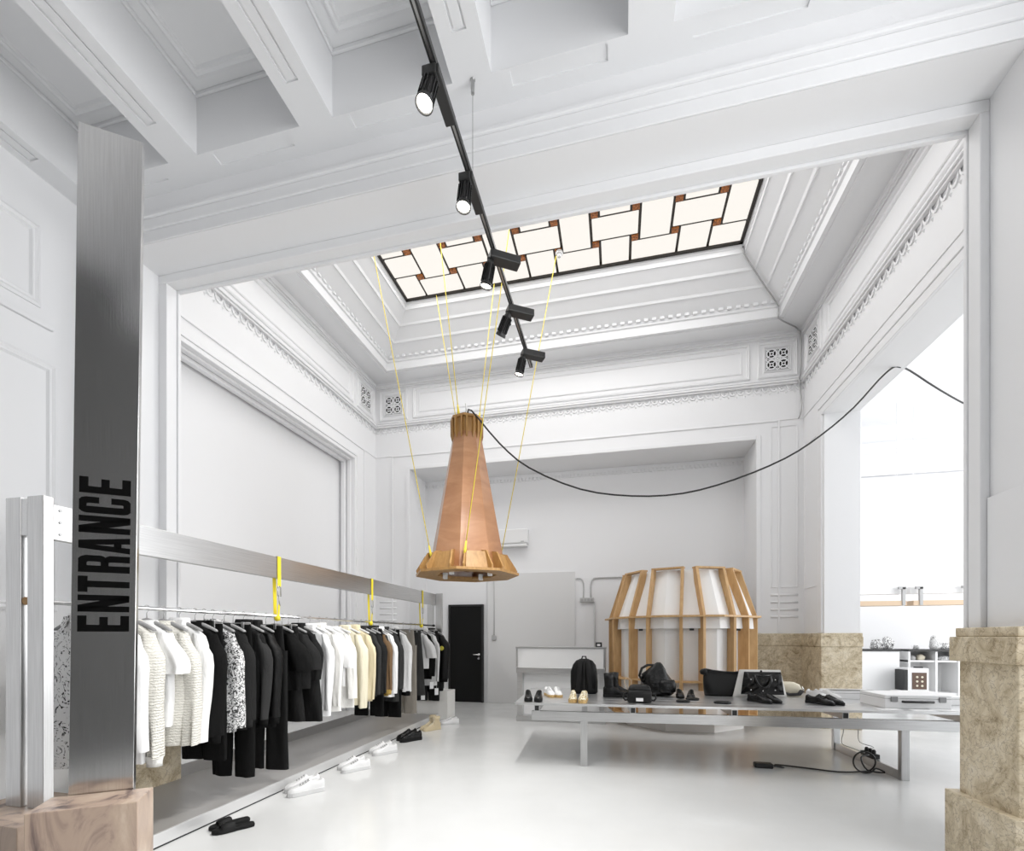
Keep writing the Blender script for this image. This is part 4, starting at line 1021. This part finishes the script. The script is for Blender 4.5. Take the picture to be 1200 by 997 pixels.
# ================================================================== PENDANT LAMP
LX, LY, LZ = -2.06, 6.20, 2.26
lamp = thing('pendant_lamp', 'big conical plywood pendant lamp hanging on yellow ropes', 'pendant lamp', (LX, LY, LZ))
la = math.atan2(-LY, -LX) + R(12)
def oc(r, k, n=8): return (r * math.cos(la + 2 * PI * (k + .5) / n), r * math.sin(la + 2 * PI * (k + .5) / n))
H0, H1 = .03, 2.16
for k in range(8):
    a, b_ = oc(.55, k), oc(.55, k + 1); c_, d_ = oc(.175, k), oc(.175, k + 1)
    vs = []
    for s_ in (1, .97): vs += [(a[0] * s_, a[1] * s_, H0), (b_[0] * s_, b_[1] * s_, H0), (d_[0] * s_, d_[1] * s_, H1 - .08), (c_[0] * s_, c_[1] * s_, H1 - .08)]
    MB().add(vs, [(0, 1, 2, 3), (7, 6, 5, 4), (0, 4, 5, 1), (3, 2, 6, 7), (0, 3, 7, 4), (1, 5, 6, 2)]).build('cone_panel', M['ply'], lamp)
o_, i_ = [oc(.73, k) for k in range(8)], [oc(.42, k) for k in range(8)]
brg = MB().rings([[(*p, 0) for p in i_], [(*p, -.012) for p in o_], [(*p, .022) for p in o_], [(*p, .03) for p in i_], [(*p, 0) for p in i_]], False, False).build('base_ring', M['ply_dark'], lamp)
i2 = [oc(.10, k) for k in range(8)]
for k in range(8):
    for s_ in (-1, 1):
        p = oc(1, k); a = math.atan2(p[1], p[0]); tx, ty = -math.sin(a) * s_ * .085, math.cos(a) * s_ * .085
        def P(r, z, t_): return (math.cos(a) * r + tx - math.sin(a) * t_, math.sin(a) * r + ty + math.cos(a) * t_, z)
        prof = [(.50, .02), (.69, .02), (.70, .06), (.575, .26), (.47, .28)]
        n = 5
        MB().add([P(r, z, -.011) for r, z in prof] + [P(r, z, .011) for r, z in prof], [(0, 1, 2, 3, 4), (9, 8, 7, 6, 5)] + [(i, n + i, n + (i + 1) % n, (i + 1) % n) for i in range(n)]).build('fin', M['ply_dark'], lamp)
        prof = [(.13, H1 - .16), (.205, H1 - .30), (.225, H1 - .22), (.225, H1), (.13, H1)]
        tx, ty = tx * .42, ty * .42
        MB().add([P(r, z, -.010) for r, z in prof] + [P(r, z, .010) for r, z in prof], [(0, 1, 2, 3, 4), (9, 8, 7, 6, 5)] + [(i, n + i, n + (i + 1) % n, (i + 1) % n) for i in range(n)]).build('collar_fin', M['ply_dark'], lamp)
    a, b_ = oc(.665, k), oc(.665, k + 1); c_, d_ = oc(.585, k), oc(.585, k + 1)
    f = .22
    def mixp(p, q, t_): return (p[0] + (q[0] - p[0]) * t_, p[1] + (q[1] - p[1]) * t_)
    a, b_ = mixp(a, b_, f), mixp(b_, a, f); c_, d_ = mixp(c_, d_, f), mixp(d_, c_, f)
    vs = [(*a, .03), (*b_, .03), (*d_, .25), (*c_, .25)]; vs += [(x * .975, y * .975, z) for x, y, z in vs]
    MB().add(vs, [(0, 1, 2, 3), (7, 6, 5, 4), (0, 4, 5, 1), (1, 5, 6, 2), (2, 6, 7, 3), (3, 7, 4, 0)]).build('skirt_panel', M['ply_dark'], lamp)
    if k % 2: continue
    p = oc(.60, k + .5)
    MB().box(-.028, .028, -.028, .028, -.03, .06).build('lamp_holder', M['white_plastic'], brg, bevel=.005, loc=(p[0] * .62, p[1] * .62, .0))
rs = [[(*oc(r, k), z) for k in range(8)] for r, z in ((.20, H1 - .02), (.235, H1 - .02), (.235, H1 + .012), (.10, H1 + .012), (.10, H1 - .02), (.20, H1 - .02))]
MB().rings(rs, False, False).build('collar_plate', M['ply_dark'], lamp)
rs = [[(*oc(r, k), z) for k in range(8)] for r, z in ((.185, H1 - .30), (.20, H1 - .30), (.20, H1 - .01), (.185, H1 - .01), (.185, H1 - .30))]
MB().rings(rs, False, False).build('collar_wall', M['ply_dark'], lamp)
MB().tube([(-.14, -.10, H1 - .0), (-.09, -.09, H1 + .07), (0, -.09, H1 + .06), (.02, -.09, H1 + .10), (.01, -.09, H1 + .20)], .009, 8).build('shackle', M['steel_grey'], lamp, smooth=True)
# ropes: from the lamp up to the skylight frame
def rope(p, q, lab):
    o = thing('rope', lab, 'rope', p, 0, 'yellow ropes of the lamp')
    d_ = Vector(q) - Vector(p)
    MB().tube([(0, 0, 0), d_ * .5, d_], .0062, 6).build('cord', M['yellow'], o, smooth=True)
    dn = d_.normalized()
    MB().tube([dn * .0, dn * .05, dn * .10, dn * .16], [.016, .020, .014, .012], 8).build('knot', M['yellow'], o, smooth=True)
def fp(deg, r, z): a = la + R(deg); return (LX + r * math.cos(a), LY + r * math.sin(a), LZ + z)
rope((-2.42, 5.78, 2.46), (-3.66, 6.42, 7.40), 'yellow rope from lamp base to the left edge of the skylight')
rope((-1.90, 5.62, 2.46), (-1.32, 6.0, 7.39), 'yellow rope crossing in front of the lamp cone')
rope((-1.70, 6.62, 2.46), (-.93, 7.22, 7.39), 'yellow rope right of lamp, running up to the white detector')
rope((-2.12, 6.03, LZ + H1), (-2.56, 6.40, 7.39), 'yellow rope from lamp collar centre to near skylight panes')
rope((-2.22, 6.22, LZ + H1), (-3.10, 7.63, 7.39), 'yellow rope from lamp collar to far skylight edge, left one')
rope((-1.90, 6.24, LZ + H1), (-2.04, 7.60, 7.39), 'yellow rope from lamp collar to far skylight edge, right one')
# smoke detector
o = thing('smoke_detector', 'small round white detector on the skylight by a rope', 'detector', (-.89, 7.21, 7.39))
MB().lathe([(.055, 0), (.06, -.02), (.05, -.045)], 18).build('base', M['white_plastic'], o, smooth=True)
MB().lathe([(.035, -.045), (.035, -.075), (.02, -.085)], 18).build('sensor', M['white_plastic'], o, smooth=True)
# black supply cable from the lamp to the right opening
cpx = [(-2.0, 6.05, 4.43), (-1.93, 6.0, 4.46)]
cpx += [(-1.556, 6.05, 4.006), (-1.160, 6.12, 3.666), (-0.487, 6.22, 3.363), (0.176, 6.32, 3.257), (0.828, 6.42, 3.276), (1.465, 6.50, 3.433), (2.097, 6.60, 3.693), (2.526, 6.65, 3.969), (2.911, 6.70, 4.299), (3.217, 6.75, 4.646), (3.381, 6.78, 4.793), (3.466, 6.80, 4.804), (3.656, 6.95, 4.820), (4.172, 7.30, 4.700), (4.874, 7.80, 4.613), (5.943, 8.50, 4.550)]
tag(MB().tube([Vector(p) - Vector(cpx[0]) for p in smooth_pts(cpx, 3)], .011, 8).build('supply_cable', M['cable'], smooth=True, loc=cpx[0]), 'long black cable sagging from lamp top to the right opening', 'cable')
# cable down the cove corner
pts = []
for d_, z in ((1.19, 7.36), (1.17, 7.25), (1.0, 7.12), (.97, 7.09), (.78, 6.95), (.75, 6.93), (.56, 6.80), (.52, 6.72), (.52, 6.57), (.3, 6.57), (.06, 6.55), (.045, 6.2), (.05, 5.85), (.09, 5.72), (.06, 5.6), (.03, 5.35), (.06, 5.15), (.10, 5.08)):
    pts.append((XR - d_ - .02, YB - d_ * DY / DX - .02, z - .02))
tag(MB().tube([Vector(p) - Vector(pts[0]) for p in smooth_pts(pts, 2)], .012, 6).build('corner_cable', M['steel_grey'], smooth=True, loc=pts[0]), 'dark grey cable running down the far right corner of the cove ceiling', 'cable')

# ================================================================== TRACK LIGHTS
TZk, TX = 4.33, -.915
trk = thing('light_track', 'black lighting track hung below the arch, running into the room', 'light track', (TX, .8, TZk))
box(-.017, .017, 0, 4.15, -.017, .017).build('rail', M['black_metal'], trk, bevel=.002)
box(-.006, .006, 0, 4.14, -.019, -.012).build('slot', M['steel_grey'], trk)
for y in (2.07, ):
    MB().tube([(-.0, y, .017), (0, y, .66)], .0022, 6).build('suspension_wire', M['steel_grey'], trk)
    MB().lathe([(.012, .58), (.014, .66), (.018, .668)], 10, Matrix.Translation((0, y, 0))).build('ceiling_anchor', M['steel_grey'], trk)
def spot(y, aim, cross, lab, power, y2=None):
    s_ = thing('track_spotlight', lab, 'spotlight', (TX, y, TZk - .017), 0, 'black spotlights on the track')
    if not cross:
        box(-.03, .03, -.09, .17, -.045, 0).build('gear_box', M['black_metal'], s_, bevel=.006)
        piv = Vector((-.025, -.06, -.05))
        box(-.06, .015, -.10, -.03, -.055, -.005).build('adapter', M['black_metal'], s_, bevel=.005)
    else:
        gb = box(-.04, .20, -.045, .045, -.06, 0).build('gear_box', M['black_metal'], s_, bevel=.006); gb.rotation_euler = (0, 0, R(32))
        piv = Vector((-.03, -.01, -.08))
        box(-.05, -.01, -.03, .02, -.08, -.04).build('adapter', M['black_metal'], s_, bevel=.005)
    d_ = Vector(aim).normalized(); rot = d_.to_track_quat('Z', 'Y').to_matrix().to_4x4()
    T = Matrix.Translation(piv) @ rot
    hs_ = MB().lathe([(.022, -.02), (.032, 0), (.032, .12), (.045, .15), (.047, .165), (.042, .165), (.038, .152)], 20, T).build('housing', M['black_metal'], s_, smooth=False)
    mb = MB()
    for k in range(14):
        a = 2 * PI * k / 14
        q = [T @ Vector((r * math.cos(a) + t_ * math.sin(a), r * math.sin(a) - t_ * math.cos(a), z)) for t_ in (-.002, .002) for r, z in ((.030, .005), (.044, .015), (.046, .13), (.038, .14))]
        mb.add(q, [(0, 1, 2, 3), (7, 6, 5, 4), (0, 4, 5, 1), (1, 5, 6, 2), (2, 6, 7, 3), (3, 7, 4, 0)])
    mb.build('heatsink', M['black_fin'], hs_)
    MB().lathe([(.0, .158), (.039, .156)], 20, T, False, False).build('lens', M['lens'], hs_)
    MB().lathe([(.009, 0), (.009, .02)], 10, T @ Matrix.Translation((-.055, 0, .05)) @ Matrix.Rotation(R(90), 4, 'Y')).build('knob', M['black_metal'], hs_)
    L_ = bpy.data.lights.new('spotlight_beam', 'SPOT'); L_.energy = power; L_.spot_size = R(100); L_.spot_blend = .9; L_.shadow_soft_size = .04; L_.color = (1, .985, .96)
    lo_ = bpy.data.objects.new('spotlight_beam', L_); COL.objects.link(lo_); lo_.parent = s_
    lo_.location = piv + d_ * .175; lo_.rotation_euler = d_.to_track_quat('-Z', 'Y').to_euler()
spot(2.30, (-.12, -.25, -1), False, 'black track spotlight nearest the camera, brightly lit lens', 155)
spot(2.86, (-.05, -.12, -1), False, 'second black track spotlight, just below the arch moulding', 155)
spot(3.41, (-.25, .1, -1), True, 'third track spotlight, in front of the skylight panes', 155)
spot(4.00, (-.6, .5, -.8), True, 'fourth track spotlight, turned away from the camera', 155)
spot(4.64, (-.25, .05, -1), True, 'last track spotlight at the far end of the track', 155)

# ================================================================== WALL FITTINGS
o = thing('air_conditioner', 'white wall mounted air conditioner high on the back wall behind lamp', 'air conditioner', (-2.28, 9.55, 3.27))
box(-.47, .47, -.20, 0, .06, .36).build('casing', M['white_plastic'], o, bevel=.02)
box(-.45, .45, -.185, -.01, .0, .055).build('louvre', M['white_plastic'], o, bevel=.008)
box(-.45, .45, -.17, -.02, .052, .064).build('air_slot', M['grey_plastic'], o)
box(.33, .40, -.204, -.198, .085, .10).build('display_badge', M['grey_plastic'], o)
o = thing('wall_socket', 'grey wall socket with thin conduit right of the black door', 'socket', (-2.55, 9.50, 1.38))
box(-.045, .045, -.04, 0, -.05, .05).build('box', M['grey_plastic'], o, bevel=.006)
MB().tube([(0, -.012, .05), (0, -.012, 1.28)], .010, 8).build('conduit', M['conduit'], o, smooth=True)
o = thing('junction_box', 'grey conduit run with multi-switch box left of the booth', 'junction box', (-.60, 9.55, 2.10))
box(-.15, .13, -.06, 0, 0, .09).build('switch_box', M['conduit'], o, bevel=.004)
for k in range(4): box(-.13 + k * .065, -.085 + k * .065, -.066, -.058, .02, .07).build('switch', M['grey_plastic'], o)
MB().tube(smooth_pts([(.07, -.02, .09), (.07, -.02, .35), (.11, -.02, .46), (.22, -.02, .49), (.9, -.02, .49)], 3), .014, 8).build('conduit', M['conduit'], o, smooth=True)
MB().tube(smooth_pts([(-.08, -.02, .09), (-.08, -.02, .38), (-.13, -.02, .48), (-.22, -.02, .49)], 3), .012, 8).build('conduit', M['conduit'], o, smooth=True)
MB().tube([(.14, -.02, .0), (.14, -.02, -2.08)], .014, 8).build('conduit', M['conduit'], o, smooth=True)

# ================================================================== NEXT ROOM FURNITURE
for x0, x1, lab in ((5.70, 6.60, 'white counter with dark top in bright next room, left one'), (6.76, 8.9, 'long white counter with open shelves in bright next room, right one')):
    c = thing('display_counter', lab, 'counter', (x0, 12.9, 0)); wd = x1 - x0
    box(0, wd, -.02, .6, 1.05, 1.10).build('top', M['black_metal'], c)
    if wd < 1: box(.02, wd - .02, .0, .58, 0, 1.05).build('body', M['white_plastic'], c, bevel=.005)
    else:
        for x in (0, .55, 1.0, wd - .04): box(x, x + .04, 0, .6, 0, 1.05).build('upright', M['white_plastic'], c)
        box(0, wd, .02, .6, .80, .84).build('shelf', M['white_plastic'], c); box(0, wd, .57, .6, 0, 1.05).build('back_panel', M['white_plastic'], c)
        box(0, wd, .02, .6, 0, .08).build('plinth', M['white_plastic'], c)
for x0, x1, br, lab in ((5.66, 6.62, (.92,), 'hanging shelf with wooden edge in next room, shorter left one'), (6.76, 8.6, (.17, 1.08), 'hanging shelf with wooden edge in next room, longer right one')):
    c = thing('hanging_shelf', lab, 'shelf', (x0, 12.7, 2.14))
    box(0, x1 - x0, 0, .35, 0, .11).build('edge_board', M['wood'], c)
    box(0, x1 - x0, .12, .35, .28, .44).build('light_box', M['white_plastic'], c)
    for b_ in br: box(b_ - .05, b_ + .01, -.02, .05, 0, .42).box(b_ - .12, b_ + .02, -.02, .05, .38, .44).build('bracket', M['grey_plastic'], c)
    for b_ in (.1, x1 - x0 - .1): MB().tube([(b_, .2, .44), (b_, .2, 4.86)], .01, 6).build('hanger_rod', M['white_plastic'], c)
c = thing('bottle_fridge', 'small white display fridge with brown bottle shelves in next room', 'fridge', (6.48, 12.40, .0))
box(.0, .42, 0, .40, .16, .68).build('cabinet', M['white_plastic'], c, bevel=.01)
box(-.06, .0, -.01, .38, .16, .64).build('side_door', M['black'], c)
gf = box(.09, .37, -.012, 0, .20, .58).build('glass_front', M['brown_glass'], c)
for i in range(2):
    for j in range(3):
        MB().lathe([(.024, 0), (.024, .01), (.006, .014)], 10, Matrix.Translation((.18 + i * .10, -.012, .28 + j * .10)) @ Matrix.Rotation(R(90), 4, 'X')).build('bottle_end', M['beige'], gf)
box(.0, .42, .02, .38, .0, .16).build('base', M['white_plastic'], c)
box(.22, .36, .1, .2, .68, .71).build('remote_tray', M['black'], c)
rnd = random.Random(4)
def goods(x, y, z, wx, h, m_, lab, seed):
    o = MB(); blob(o, [(0, wx * .8, .07, 0, 0), (h * .2, wx, .09, 0, 0), (h * .6, wx * .95, .08, wx * .1, 0), (h * .9, wx * .6, .06, -wx * .1, 0), (h, wx * .3, .03, 0, 0)], 20, .8, .16, seed)
    return tag(o.build('decor_item', m_, smooth=True, loc=(x, y, z)), lab, 'ornament')
goods(6.20, 13.1, 1.10, .15, .24, M['bw_goods'], 'black and white patterned bag on left counter of next room, left one', 1)
goods(6.42, 13.1, 1.10, .13, .30, M['bw_goods'], 'taller black and white patterned bag on left counter of next room', 2)
goods(7.42, 13.1, 1.10, .12, .34, M['pale_goods'], 'pale leafy ornament on the right counter of next room', 3)
goods(7.62, 13.1, 1.10, .14, .16, M['bw_goods'], 'low black and white ornament on the right counter of next room', 4)
goods(7.02, 13.1, 1.10, .04, .10, M['bw_goods'], 'tiny dark ornament alone on right counter of next room', 5)
goods(6.92, 13.1, .84, .08, .12, M['grey_plastic'], 'dark grey jar on the inner shelf of next room, leftmost', 6)
goods(7.10, 13.1, .84, .08, .14, M['beige'], 'beige jar on the inner shelf of next room', 7)
goods(7.6, 13.1, .84, .16, .10, M['pale_goods'], 'speckled bowl on the inner shelf of next room', 8)
